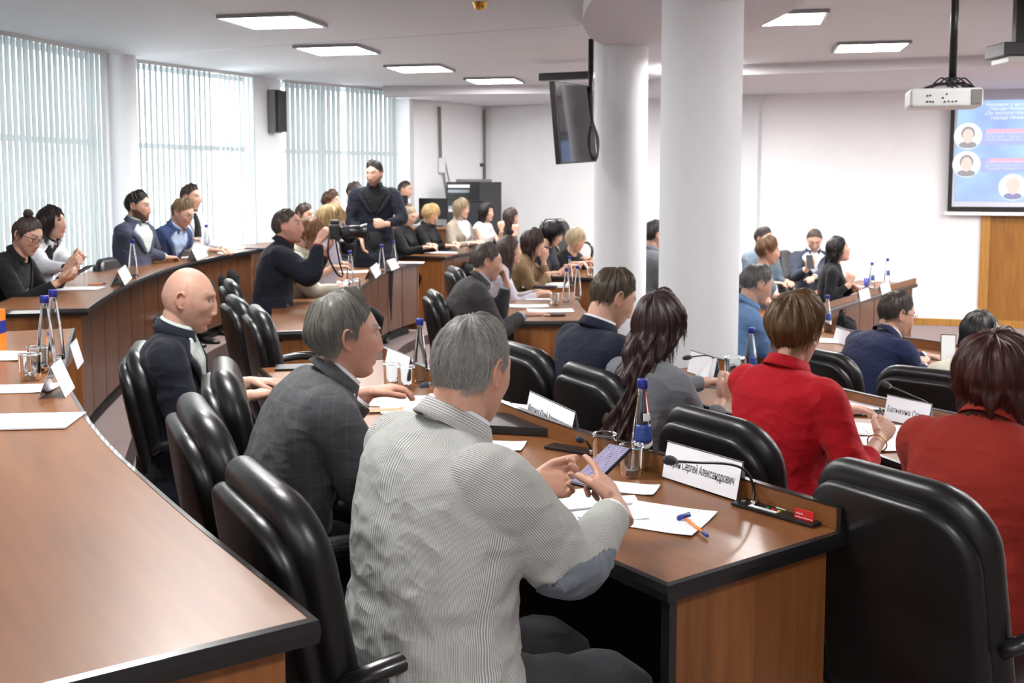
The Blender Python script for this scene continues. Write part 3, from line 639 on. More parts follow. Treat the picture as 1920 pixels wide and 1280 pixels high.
# ------------------------------------------------------------------ leather chairs
def rrect(w, h, r, n=8, r2=None):        # rounded rectangle outline, first the lower corners
    r2 = r if r2 is None else r2; P = []
    for cx, cz, rr, a0 in ((w / 2 - r2, -h / 2 + r2, r2, -90), (w / 2 - r, h / 2 - r, r, 0), (-w / 2 + r, h / 2 - r, r, 90), (-w / 2 + r2, -h / 2 + r2, r2, 180)):
        for a in np.linspace(a0, a0 + 90, n): P.append((cx + rr * math.cos(math.radians(a)), cz + rr * math.sin(math.radians(a))))
    return np.array(P)
def pillow(w, h, r, th, r2=None, dome=.012, rim=.5, n=8, bend=lambda p: p, k=5):
    """a padded slab in the x-z plane: y from -th/2 (front) to th/2"""
    mb = MB(); rows = []; e = th * rim
    mi = min(w, h) / 2 - .012; us = (.95, .6, .35, .18, .07)
    prof = [(e + (mi - e) * u, -th / 2 - dome * math.sin(u * PI / 2)) for u in us]
    for a in np.linspace(90, -90, 2 * k + 1):
        y = -(th / 2) * math.sin(math.radians(a)); ins = e * (1 - math.cos(math.radians(a))); prof.append((ins, y))
    prof += [(e + (mi - e) * u, th / 2 + dome * math.sin(u * PI / 2)) for u in us[::-1]]
    for ins, y in prof:
        ins = min(ins, min(w, h) / 2 - .005); O = rrect(w - 2 * ins, h - 2 * ins, max(.004, r - ins), n, max(.004, (r2 or r) - ins))
        rows.append(bend(np.stack([O[:, 0], np.full(len(O), y), O[:, 1]], 1)))
    mb.grid(rows, cv=True, caps=(1, 1)); return mb
def make_chair(wb=.50, hb=.64, top=1.0):
    root = empty('conference_chair')
    zb = top - hb / 2 - .01
    def bend(p):
        q = p.copy(); z = q[:, 2]; q[:, 1] = q[:, 1] + .45 * q[:, 0] ** 2 * 1.0 - .16 * (z + .1) + .10 * np.clip(-z - .1, 0, 1); q[:, 1] += -.27 ; q[:, 2] = z + zb
        return q
    def shift(dy, dz): return lambda p: bend(p + V(0, dy, dz))
    # front cushion, puffy and a little larger; it rolls over the rear shell
    pillow(wb, hb, .14, .078, .07, bend=shift(.014, 0), dome=.006, k=6).build('back_cushion', M['leather'], root, local=True, smooth=True)
    pillow(wb - .03, hb - .05, .125, .05, .06, bend=shift(-.034, -.024), dome=.005, rim=.45).build('back_shell', M['leather'], root, local=True, smooth=True)
    def sb(p): q = p.copy(); return np.stack([q[:, 0], q[:, 2] + .02, -q[:, 1] + .43 + .02 * (q[:, 2] < -9)], 1)
    pillow(.50, .50, .09, .10, bend=sb, dome=.01).build('seat', M['leather'], root, local=True, smooth=True)
    for s in (-1, 1):
        p = crom([(s * .24, -.25, .63), (s * .285, -.21, .665), (s * .30, -.06, .69), (s * .30, .03, .675), (s * .298, .09, .61), (s * .285, .08, .48), (s * .24, .05, .39), (s * .15, .05, .375)], 26)
        MB().tube(p, .0165, 10, ell=1.25, up=(1, 0, 0)).build('armrest', M['edge'], root, local=True, smooth=True)
    MB().tube([(0, 0, .12), (0, 0, .24)], .032, 14).tube([(0, 0, .24), (0, 0, .38)], .018, 12).build('column', M['black'], root, local=True)
    MB().box((0, 0, .375), (.3, .26, .03)).box((0, -.20, .40), (.10, .22, .02)).build('mechanism', M['black'], root, local=True, bevel=.004)
    for k in range(5):
        a = k * 2 * PI / 5 + .3; d = V(math.cos(a), math.sin(a), 0)
        MB().tube([V(0, 0, .13), d * .15 + V(0, 0, .115), d * .29 + V(0, 0, .075)], [.026, .022, .016], 8).build('leg', M['black'], root, local=True, smooth=True)
        c = d * .29; t_ = V(-d[1], d[0], 0)
        mb = MB()
        for s in (-1, 1): mb.tube([c + t_ * s * .008 + V(0, 0, .03), c + t_ * s * .026 + V(0, 0, .03)], .0295, 12)
        mb.tube([c + V(0, 0, .03), c + V(0, 0, .075)], .008, 6); mb.build('caster', M['black'], root, local=True)
    return root
CH = make_chair()
_first = [True]
def chair(px, py, top, floor, psi, label, s=1.0, group='black leather conference chairs', xy=None):
    """top edge of the backrest seen at px,py; psi = heading of the sitter in degrees"""
    p = at(px, py, top) if xy is None else V(xy[0], xy[1], 0); F = V(math.cos(math.radians(psi)), math.sin(math.radians(psi)))
    loc = (p[0] + F[0] * .30, p[1] + F[1] * .30, floor)
    rz = math.radians(psi - 90)
    if _first[0]: o = CH; _first[0] = False; o.location = loc; o.rotation_euler = (0, 0, rz); tag(o, label, 'chair', group)
    else: o = dup(CH, loc, rz, label, group); o['category'] = 'chair'
    o.scale = (s, s, s)
    return o
chair(510, 868, 1.03, 0, 30, 'black leather chair nearest the camera, behind the man in the striped jacket', s=1.03)
chair(392, 742, 1.05, 0, 24, 'black leather chair behind the man in the checked grey suit', s=1.05)
chair(437, 672, 1.05, 0, 16, 'empty black leather chair between the bald man and the man in checked grey suit', s=1.05)
chair(268, 640, 1.0, 0, 14, 'black leather chair behind the bald man, farthest left of the near row')
chair(985, 640, .9, -.10, 28, 'black leather chair behind the man in navy suit with brown hair')
chair(1112, 680, .9, -.10, 28, 'black leather chair behind the woman with long dark hair in grey jacket')
chair(1345, 764, .9, -.10, 33, 'black leather chair behind the woman in the bright red jacket')
chair(1690, 845, .96, -.10, 32, 'large black leather chair at the lower right behind the woman in the brick-red jacket', s=1.03)
chair(1540, 650, .75, ZF, 30, 'black leather chair behind the man in navy suit and glasses')
chair(1738, 684, .75, ZF, 48, 'black leather chair just left of the brick-red jacket woman, before the black-haired woman')
chair(436, 521, 1.0, 0, 20, 'black leather chair far left in the aisle, beside the photographer')
chair(446, 551, 1.0, 0, 24, 'empty black leather chair in the aisle, second from the photographer', s=1)
chair(488, 570, 1.0, 0, 20, 'empty black leather chair standing nearest the end of the photographer\'s desk')
chair(522, 524, .92, 0, 8, 'small black chair back between the photographer and his desk', s=.92)
chair(818, 541, .9, -.10, 12, 'black leather chair with its side turned, before the orange wood desk end')
chair(855, 497, .9, -.10, 15, 'black leather chair just behind the man in grey suit rubbing his face')
chair(712, 464, .84, 0, 150, 'grey-lit black chair behind the bottles, below the standing man\'s hand', s=.84)
chair(1033, 408, 1.21, .36, -48, 'black leather chair behind the woman with short black hair', s=.85)
chair(1470, 463, .78, ZF, -35, 'black leather chair behind the short-haired woman in blue-grey', s=1)
chair(1497, 489, .70, ZF, -50, 'black leather chair between the short-haired woman and the man with a phone', s=.92)
chair(1388, 510, .75, ZF, 0, 'black leather chair just right of the thick column')
chair(190, 481, 1.02, .17, 0, 'dark grey chair between the white-jacket woman and the bearded man', s=.85)
# ------------------------------------------------------------------ people
def vnoise(p, seed=0):
    """cheap smooth 3-D value noise in -1..1"""
    p = np.asarray(p, float); i = np.floor(p).astype(np.int64); f = p - i; f = f * f * (3 - 2 * f)
    def h(a, b, c):
        n = (a * 73856093) ^ (b * 19349663) ^ (c * 83492791) ^ (seed * 2654435761 & 0x7fffffff); n = (n ^ (n >> 13)) * 1274126177 & 0x7fffffff
        return ((n ^ (n >> 16)) & 0xffff) / 32767.5 - 1
    x, y, z = i[..., 0], i[..., 1], i[..., 2]; r = 0
    for dx in (0, 1):
        for dy in (0, 1):
            for dz in (0, 1):
                w_ = (f[..., 0] if dx else 1 - f[..., 0]) * (f[..., 1] if dy else 1 - f[..., 1]) * (f[..., 2] if dz else 1 - f[..., 2])
                r = r + w_ * h(x + dx, y + dy, z + dz)
    return r
def g1(x, c, s): return np.exp(-((x - c) / s) ** 2)

def skull(d):
    """head surface without features, from unit directions; x right, y face, z up; centre at the ears"""
    a, b, c = .0755, .098, .118
    r = 1 / np.sqrt((d[..., 0] / a) ** 2 + (d[..., 1] / b) ** 2 + (d[..., 2] / c) ** 2); p = d * r[..., None]
    s = np.clip(-p[..., 2] / c, 0, 1); x, y, z = p[..., 0].copy(), p[..., 1].copy(), p[..., 2].copy()
    x = x * (1 - .20 * s ** 1.6) * (1 + .05 * g1(z, .03, .05) * (y < 0))
    y = np.where(y < 0, y * (1 - .30 * s ** 1.1), y * (1 - .02 * s)) + .050 * s ** 3
    y = y - .010 * np.clip(z / c, 0, 1) ** 2 - .004
    return np.stack([x, y, z], -1)
def head_mesh(sex='m', hi=1, seed=0):
    nu, nv = int(72 * hi), int(52 * hi)
    th = np.linspace(0, 2 * PI, nu, endpoint=False); th = th - .38 * np.sin(th * 1) * 0
    # more columns towards the face (th = pi/2)
    th = th + .35 * np.cos(th) * 1.0
    ph = np.linspace(.02, PI - .02, nv); ph = ph + 0.0 * ph
    P_, T_ = np.meshgrid(ph, th, indexing='ij')
    d = np.stack([np.sin(P_) * np.cos(T_), np.sin(P_) * np.sin(T_), np.cos(P_)], -1); p = skull(d)
    x, y, z = p[..., 0], p[..., 1], p[..., 2]; fr = sm(.0, .045, y); ax = np.abs(x); f = 1.0 if sex == 'm' else .82
    h = np.interp(z, [-.050, -.046, -.040, -.032, -.020, 0, .018, .03], [0, .009, .016, .0205, .0175, .011, .005, 0]) * f
    w_ = np.interp(z, [-.045, -.034, -.02, .02], [.016, .015, .010, .007]); dy = h * np.exp(-(x / w_) ** 2)
    dy = dy + .006 * g1(ax, .013, .006) * g1(z, -.036, .007)                       # nostrils
    dy = dy + .0055 * f * g1(ax, .028, .022) * g1(z, .037, .009)
    dy = dy - .0125 * g1(ax, .031, .017) * g1(z, .017, .012) + .0065 * g1(ax, .031, .011) * g1(z, .015, .008)
    dy = dy + .007 * np.exp(-(x / .021) ** 2) * (g1(z, -.0605, .0045) + 1.05 * g1(z, -.0715, .0055)) - .004 * np.exp(-(x / .024) ** 2) * g1(z, -.066, .0022)
    dy = dy + .0065 * g1(x, 0, .020) * g1(z, -.099, .012) - .0045 * g1(x, 0, .02) * g1(z, -.084, .006) + .003 * g1(x, 0, .02) * g1(z, -.052, .006)
    dy = dy + .004 * g1(ax, .045, .016) * g1(z, -.018, .018) - .003 * g1(ax, .045, .015) * g1(z, -.055, .02)
    y = y + dy * fr
    x = x + np.sign(x) * .002 * g1(z, -.075, .03) * (1 if sex == 'm' else -.6)
    return np.stack([x, y, z], -1)
def add_head(mb, T, sex, hi):
    """T maps head-local arrays to world"""
    P = head_mesh(sex, hi); mb.grid(T(P), cv=True, caps=(1, 1))
    for s in (-1, 1):        # ears: a curled rim, a hollow and a lobe
        a = np.linspace(math.radians(20), math.radians(-255), 14)[::1]
        a = np.linspace(-.35 * PI, 1.15 * PI, 16)
        ry, rz = .0155, .029
        path = np.stack([s * (.0765 + .007 * np.sin(np.linspace(0, PI, 16)) + .005 * np.clip(-np.cos(a), 0, 1)), -.016 - ry * np.cos(a + .5) * -1 * -1, .002 + rz * np.sin(a)], 1)
        path[:, 1] = -.014 + ry * np.cos(a) * 1.0 - .006 * np.sin(a) * 1
        path[:, 1] = -.014 - (ry * -np.cos(a)) * -1 if False else path[:, 1]
        aa = np.linspace(math.radians(40), math.radians(290), 18)                   # front-top, over the top and down the back
        path = np.stack([s * (.074 + .011 * np.sin(np.clip(np.linspace(.15, 1.05, 18), 0, 1) * PI)), -.014 + ry * np.cos(aa) - .004 * np.sin(aa), .003 + rz * np.sin(aa)], 1)
        mb.tube(T(path), np.interp(np.linspace(0, 1, 18), [0, .2, .8, 1], [.0035, .0042, .0042, .006]), 7)
        dd = []
        for k in np.linspace(-1, 1, 7):
            rr = math.sqrt(max(0, 1 - k * k)); t_ = np.linspace(0, 2 * PI, 12, endpoint=False)
            dd.append(np.stack([s * (.0745 + .006 * k) + 0 * t_, -.012 + .0115 * rr * np.cos(t_), .001 + .025 * rr * np.sin(t_)], 1))
        mb.grid(T(np.array(dd)), cv=True, caps=(1, 1))

def hand_geo(mb, W, d, n, side, curl='relaxed', sc=1.0, seg=8):
    """wrist W, direction d towards the fingers, n out of the palm, side +1 right hand"""
    d = nrm(d); n = nrm(n - d * np.dot(n, d)); s = np.cross(d, n) * side        # towards the thumb
    C = {'relaxed': [(22, 30, 18)] * 4, 'flat': [(4, 8, 5)] * 4, 'grip': [(48, 55, 30)] * 4, 'fist': [(72, 85, 50)] * 4, 'hold': [(30, 40, 22)] * 4,
         'point': [(4, 10, 6), (55, 75, 45), (62, 80, 48), (66, 80, 48)], 'write': [(48, 48, 20), (55, 60, 30), (66, 75, 40), (72, 80, 45)]}[curl]
    rows = []; ua = np.linspace(0, 2 * PI, 14, endpoint=False)
    for t, w_, h_ in ((-.05, .026, .020), (0, .027, .0195), (.02, .034, .019), (.045, .041, .0175), (.07, .0425, .015), (.088, .040, .0125), (.096, .034, .008)):
        c = W + d * t * sc + n * (.004 if t > .01 else 0); cs, sn = np.cos(ua), np.sin(ua)
        rows.append(c + (np.sign(cs) * np.abs(cs) ** .8 * w_ * sc)[:, None] * s + (sn * h_ * sc)[:, None] * n)
    mb.grid(rows, cv=True, caps=(1, 1))
    for i, (o, L, r) in enumerate(((.030, .074, .0092), (.0105, .083, .0095), (-.010, .077, .0090), (-.029, .060, .0080))):
        b = W + d * (.084 - abs(i - 1.2) * .003) * sc + s * o * sc; dr = nrm(d + s * (o * 1.6)); up = n; p = [b - dr * .02 * sc, b]; rad = [r * sc, r * 1.05 * sc]; ax = nrm(np.cross(dr, n)); cur = dr; acc = 0
        for k, (fr_, an) in enumerate(zip((.44, .31, .25), C[i])):
            acc += math.radians(an); cur = dr * math.cos(acc) + nrm(n - dr * np.dot(n, dr)) * math.sin(acc)
            for q in (.5, 1.0): p.append(p[-1] + cur * L * fr_ * .5 * sc); rad.append(r * sc * (1.0 - .10 * k - .05 * q) * (1.06 if q == 1.0 and k < 2 else 1))
        p.append(p[-1] + cur * .004 * sc); rad.append(rad[-1] * .55)
        mb.tube(p, rad, seg)
    fold = {'fist': .9, 'grip': .6, 'point': .7, 'write': .7, 'hold': .45}.get(curl, .25)
    b = W + d * .018 * sc + s * .022 * sc; d1 = nrm(d * .75 + s * (.75 - fold * .35) + n * .45 * fold); d2 = nrm(d * .95 + s * (.35 - fold * .6) + n * (.25 + .4 * fold))
    p = [b, b + d1 * .025 * sc, b + d1 * .048 * sc, b + d1 * .048 * sc + d2 * .02 * sc, b + d1 * .048 * sc + d2 * .038 * sc, b + d1 * .048 * sc + d2 * .058 * sc, b + d1 * .048 * sc + d2 * .064 * sc]
    mb.tube(p, np.array([.016, .0145, .0115, .0108, .0112, .0092, .005]) * sc, seg)

def skinmat():
    t = NT('skin'); at_ = t.n('ShaderNodeVertexColor', layer_name='Col'); n = t.noise(t.obj, 60, 3); n2 = t.noise(t.obj, 400, 2)
    c = t.mix(.12, at_.outputs[0], t.ramp(n, [(.3, (.36, .13, .09, 1)), (.7, (.64, .38, .28, 1))]))
    t.set(Base_Color=c, Roughness=.5, Subsurface_Weight=.12, Subsurface_Scale=.01); t.b.inputs['Subsurface Radius'].default_value = (1, .35, .2); t.b.inputs['Specular IOR Level'].default_value = .4
    t.bump(n2, .12, .002); return t.m
M['skin'] = skinmat()
_hm = {}
def hairmat(c):
    key = tuple(round(x, 4) for x in c[:3])
    if key in _hm: return _hm[key]
    t = NT('hair'); hi_ = t.n('ShaderNodeHairInfo'); uv = t.uv
    st_ = t.noise(uv, 1, 3, .6, (260, 5, 1)); q = t.n('ShaderNodeMath', operation='ADD'); t.l(st_.node.outputs[0] if False else st_, q.inputs[0]); t.l(hi_.outputs['Random'], q.inputs[1])
    dk = tuple(x * .5 for x in c[:3]) + (1,); lt = tuple(min(1, x * 1.55) for x in c[:3]) + (1,)
    t.set(Base_Color=t.ramp(q.outputs[0], [(.35, dk), (.75, c), (1.25 if False else 1.0, lt)]), Roughness=.42, Anisotropic=.4); t.b.inputs['Specular IOR Level'].default_value = .45
    t.bump(st_, .5, .004); _hm[key] = t.m; return t.m

STY = {   # arcs (deg from the crown) at az 0,45,90,120,180 ; hang lengths ; thickness
    'short':  dict(e=(51, 60, 71, 101, 108), h=(0, 0, 0, 0, 0), th=.017, taper=.93, n=4200, L=.024, lift=.007, sides=.5),
    'crop':   dict(e=(50, 58, 72, 102, 107), h=(0, 0, 0, 0, 0), th=.009, taper=.85, n=3600, L=.014, lift=.005, sides=.3),
    'swept':  dict(e=(47, 56, 72, 99, 112), h=(0, 0, 0, 0, 0), th=.021, taper=.88, n=5600, L=.045, lift=.005, sides=.45, top=.004),
    'quiff':  dict(e=(50, 60, 70, 101, 108), h=(0, 0, 0, 0, 0), th=.018, taper=.93, n=4200, L=.024, lift=.008, sides=.55, top=.006),
    'pixie':  dict(e=(58, 72, 86, 108, 112), h=(0, 0, 0, .0, .0), th=.026, taper=.86, n=4500, L=.05, lift=.004, top=.008),
    'bob':    dict(e=(58, 74, 88, 88, 88), h=(0, 0, .075, .085, .085), th=.027, taper=.3, n=5200, L=.07, lift=.004, top=.004, tuck=1.2),
    'curly':  dict(e=(58, 74, 88, 88, 88), h=(0, 0, .10, .11, .11), th=.036, taper=.3, n=6500, L=.06, lift=.008, top=.006, wave=.012, tuck=.3),
    'wavy':   dict(e=(54, 70, 88, 88, 88), h=(0, .0, .16, .18, .18), th=.028, taper=.3, n=6500, L=.09, lift=.005, wave=.008, tuck=.2),
    'long':   dict(e=(54, 66, 86, 86, 86), h=(0, .0, .26, .34, .38), th=.019, taper=.3, n=6500, L=.14, lift=.003, wave=.006, tuck=.1),
    'bun':    dict(e=(54, 64, 80, 104, 106), h=(0, 0, 0, 0, 0), th=.010, taper=.7, n=3200, L=.06, lift=.001),
    'pony':   dict(e=(54, 64, 80, 104, 106), h=(0, 0, 0, 0, 0), th=.012, taper=.7, n=3200, L=.06, lift=.001),
}
def hair_sampler(S, gl, seed, mod):
    pole = nrm(V(0, -.26, 1)); S = dict(S); S.update(mod or {})
    e_, h_ = np.array(S['e'], float), np.array(S['h'], float); AZ = [0, 45, 90, 120, 180]
    ex = nrm(V(0, 1, .26)); ey = V(-1, 0, 0)
    back = S.get('back', 0.0)
    def f(az, tau, off=0.0):
        az = np.asarray(az, float); tau = np.asarray(tau, float); aa = np.degrees(np.abs((az + PI) % (2 * PI) - PI))
        e = np.interp(aa, AZ, e_); e = np.where(aa < 62, e + 0, e); hl = np.interp(aa, AZ, h_)
        # notch round the ear for hair that does not hang
        if h_.max() == 0: e = e - 9 * g1(aa, 97, 11) + (9 * g1(aa, 74, 9) if S.get('side', 1) else 0)
        e = e + 2.2 * vnoise(np.stack([az * 7, 0 * az, 0 * az + seed], -1), seed + 11) * (aa > 60)
        A = e * PI / 180 * .108; tot = A + hl; s = tau * tot; sd = np.minimum(s / .108, e * PI / 180); dr = np.clip(s - A, 0, None)
        hz = np.cos(az)[..., None] * ex + np.sin(az)[..., None] * ey
        d = np.cos(sd)[..., None] * pole + np.sin(sd)[..., None] * hz; p = skull(d)
        q = sd / (e * PI / 180); hang = hl > .01
        th = S['th'] * np.where(hang, .75 + .25 * np.sin(q * PI), 1 - S['taper'] * sm(.55, 1.0, q)) * (.6 + .4 * sm(0, .5, q + .15))
        th = th * (1 - S.get('sides', 0) * g1(aa, 90, 45) * sm(.35, .75, q))
        th = th + S.get('top', 0) * g1(q, .55, .35) * np.cos(np.clip(az, -PI, PI) / 2) ** 2
        th = th * (1 - .35 * sm(0, .25, dr) * (hl > .15))
        out = p / np.linalg.norm(p, axis=-1)[..., None]; hor = out - gl * np.sum(out * gl, -1)[..., None]; hor = hor / (np.linalg.norm(hor, axis=-1)[..., None] + 1e-6)
        o2 = np.where((dr > 0)[..., None], hor, out)
        lump = .0022 * vnoise(np.stack([az * 9, tau * 3, 0 * az + seed], -1), seed) + .0012 * vnoise(np.stack([az * 24, tau * 4, 0 * az], -1), seed + 3)
        if h_.max() == 0: lump = lump * (1 - sm(.7, 1, q) * .6)
        wv = S.get('wave', 0) * np.sin(dr * 48 + 3 * vnoise(np.stack([az * 4, 0 * az, 0 * az], -1), seed)) * sm(0, .06, dr + (.03 if S.get('wave', 0) > .01 else 0))
        lump = lump * sm(0, .3, tau)
        p = p + o2 * (th + lump * (1 + 4 * S['th'] / .03) + wv + off)[..., None] + gl * dr[..., None]
        p = p - hor * (S.get('tuck', 0) * dr * np.clip(1 - 0 * dr, 0, 1) * .5)[..., None]
        p = p + V(0, -1, 0) * (back * dr)[..., None]
        return p
    return f, S
def build_hair(style, col, T, Rl, parent, seed, hi, mod=None, name='hair'):
    gl = nrm(Rl.T @ V(0, 0, -1)); f, S = hair_sampler(STY[style], gl, seed, mod); m = hairmat(col)
    na, nt = (96, 36) if hi > 1 else (56, 22)
    az = np.linspace(-PI, PI, na, endpoint=False); tt = np.linspace(0.0, 1, nt); A, TT = np.meshgrid(az, tt, indexing='ij')
    P = f(A, TT); inner = f(A, TT, -.012 if max(S['h']) > 0 else -.006); inner[:, -1] = inner[:, -1]
    rows = np.concatenate([P, inner[:, ::-1][:, :8 if nt > 8 else nt]], 1); rows = rows.transpose(1, 0, 2)
    uv = np.concatenate([np.stack([A * .1, TT * .2], -1), np.stack([A * .1, TT * .2], -1)[:, ::-1][:, :8]], 1).transpose(1, 0, 2)
    mb = MB(); mb.grid(T(rows), cv=True, uv=uv)
    if style == 'bun' or (mod or {}).get('bun'):
        c = V(0, *((mod or {}).get('bun', (-.085, .105)))); q = []
        for k in np.linspace(-1, 1, 12):
            rr = math.sqrt(max(.0, 1 - k * k)); t_ = np.linspace(0, 2 * PI, 20, endpoint=False)
            r3 = .034 * (1 + .10 * np.sin(3 * t_ + 4 * k)); q.append(np.stack([c[0] + r3 * rr * np.cos(t_), c[1] + r3 * .85 * rr * np.sin(t_), c[2] + .030 * k + 0 * t_], 1))
        mb.grid(T(np.array(q)), cv=True, caps=(1, 1), uv=[[[t_ * .05 + k, k * .1] for t_ in range(20)] for k in range(12)])
    h = mb.build(name, m, parent, smooth=True)
    n = int(S['n'] * (1.9 if hi > 1.6 else 1.0 if hi > 1 else .38)); rs = np.random.RandomState(seed); K = 6
    a0 = rs.uniform(-PI, PI, n); t0 = rs.uniform(0, 1, n) ** .8
    aa = np.degrees(np.abs(a0)); tot = np.interp(aa, [0, 45, 90, 120, 180], S['e']) * PI / 180 * .108 + np.interp(aa, [0, 45, 90, 120, 180], S['h'])
    keep = rs.rand(n) < (np.sin(np.clip(t0 * 1.4, 0.08, 1.5))); a0, t0, tot = a0[keep], t0[keep], tot[keep]; n = len(a0)
    L = S['L'] * rs.uniform(.6, 1.15, n); ks = np.linspace(0, 1, K); dv = rs.normal(0, .10, n)
    TAU = np.clip(t0[:, None] + ks[None] * (L / tot)[:, None], 0, 1.0 + .02); AZ_ = a0[:, None] + dv[:, None] * ks[None] * .6
    off = -.002 + (rs.uniform(.2, 1.0, n) * S['lift'] * np.clip(t0 * 3, .15, 1))[:, None] * ks[None] ** 1.3 + rs.uniform(0, .0025, n)[:, None]
    P = f(AZ_, TAU, off); ov = np.clip(t0[:, None] + ks[None] * (L / tot)[:, None] - 1, 0, 1) * tot[:, None]
    P = P + (gl if max(S['h']) > 0 else nrm(V(0, -.1, -1)))[None, None] * ov[..., None] * .8
    P = T(P) - np.array(wl(parent))
    cu = bpy.data.hair_curves.new(name + '_strands'); cu.add_curves([K] * n); cu.attributes['position'].data.foreach_set('vector', P.astype(np.float32).ravel())
    ra = cu.attributes.new('radius', 'FLOAT', 'POINT'); ra.data.foreach_set('value', np.tile(np.linspace(1, .25, K), n).astype(np.float32) * (.00036 if hi > 1.6 else .0006 if hi > 1 else .0012))
    cu.materials.append(m); o = bpy.data.objects.new('hair_strands', cu); COL.objects.link(o); o.parent = h; o['kind'] = 'stuff'
    return h

def voxel(o, size):
    md = o.modifiers.new('r', 'REMESH'); md.mode = 'VOXEL'; md.voxel_size = size; md.use_smooth_shade = True
    dg = bpy.context.evaluated_depsgraph_get(); me = bpy.data.meshes.new_from_object(o.evaluated_get(dg)); old = o.data; o.modifiers.clear(); o.data = me; bpy.data.meshes.remove(old); return me

TORSO = [  # t, half width, half depth front, back
    (-.22, .220, .185, .145), (-.16, .212, .17, .14), (-.06, .205, .16, .135), (0, .198, .15, .132), (.15, .185, .14, .125), (.36, .170, .125, .118), (.60, .186, .125, .125), (.78, .199, .115, .122), (.87, .203, .095, .108),
    (.925, .192, .080, .090), (.96, .156, .070, .078), (.985, .104, .064, .068), (1.0, .072, .062, .062)]
def copy_uv(mb, me, org):
    """carry the cloth's own u,v over to the fused surface"""
    from mathutils.bvhtree import BVHTree
    v, f, uv, _ = mb.data(); v = v - org; bt = BVHTree.FromPolygons(v.tolist(), f, epsilon=0.0)
    n = len(me.vertices); co = np.empty(n * 3, np.float32); me.vertices.foreach_get('co', co); co = co.reshape(-1, 3); out = np.zeros((n, 2))
    for i in range(n):
        q, _n, fi, _d = bt.find_nearest(co[i].tolist()); idx = f[fi]; P = v[list(idx)]; U = uv[list(idx)]
        w_ = 1 / (np.linalg.norm(P - np.array(q), axis=1) + 1e-6) if len(idx) != 4 else None
        if len(idx) == 4:      # inverse bilinear by two Newton steps on the quad
            s_, t_ = .5, .5; q_ = np.array(q); a, b, c, d = P
            for _ in range(4):
                r = (1 - s_) * (1 - t_) * a + s_ * (1 - t_) * b + s_ * t_ * c + (1 - s_) * t_ * d - q_; js = (1 - t_) * (b - a) + t_ * (c - d); jt = (1 - s_) * (d - a) + s_ * (c - b)
                A = np.array([[js @ js, js @ jt], [js @ jt, jt @ jt]]) + np.eye(2) * 1e-12; ds = np.linalg.solve(A, -np.array([js @ r, jt @ r])); s_ = min(1.2, max(-.2, s_ + ds[0])); t_ = min(1.2, max(-.2, t_ + ds[1]))
            w_ = np.array([(1 - s_) * (1 - t_), s_ * (1 - t_), s_ * t_, (1 - s_) * t_])
        w_ = w_ / w_.sum(); out[i] = w_ @ U
    li = np.empty(len(me.loops), np.int32); me.loops.foreach_get('vertex_index', li); ul = me.uv_layers.get('UVMap') or me.uv_layers.new(name='UVMap'); ul.data.foreach_set('uv', out[li].astype(np.float32).ravel())
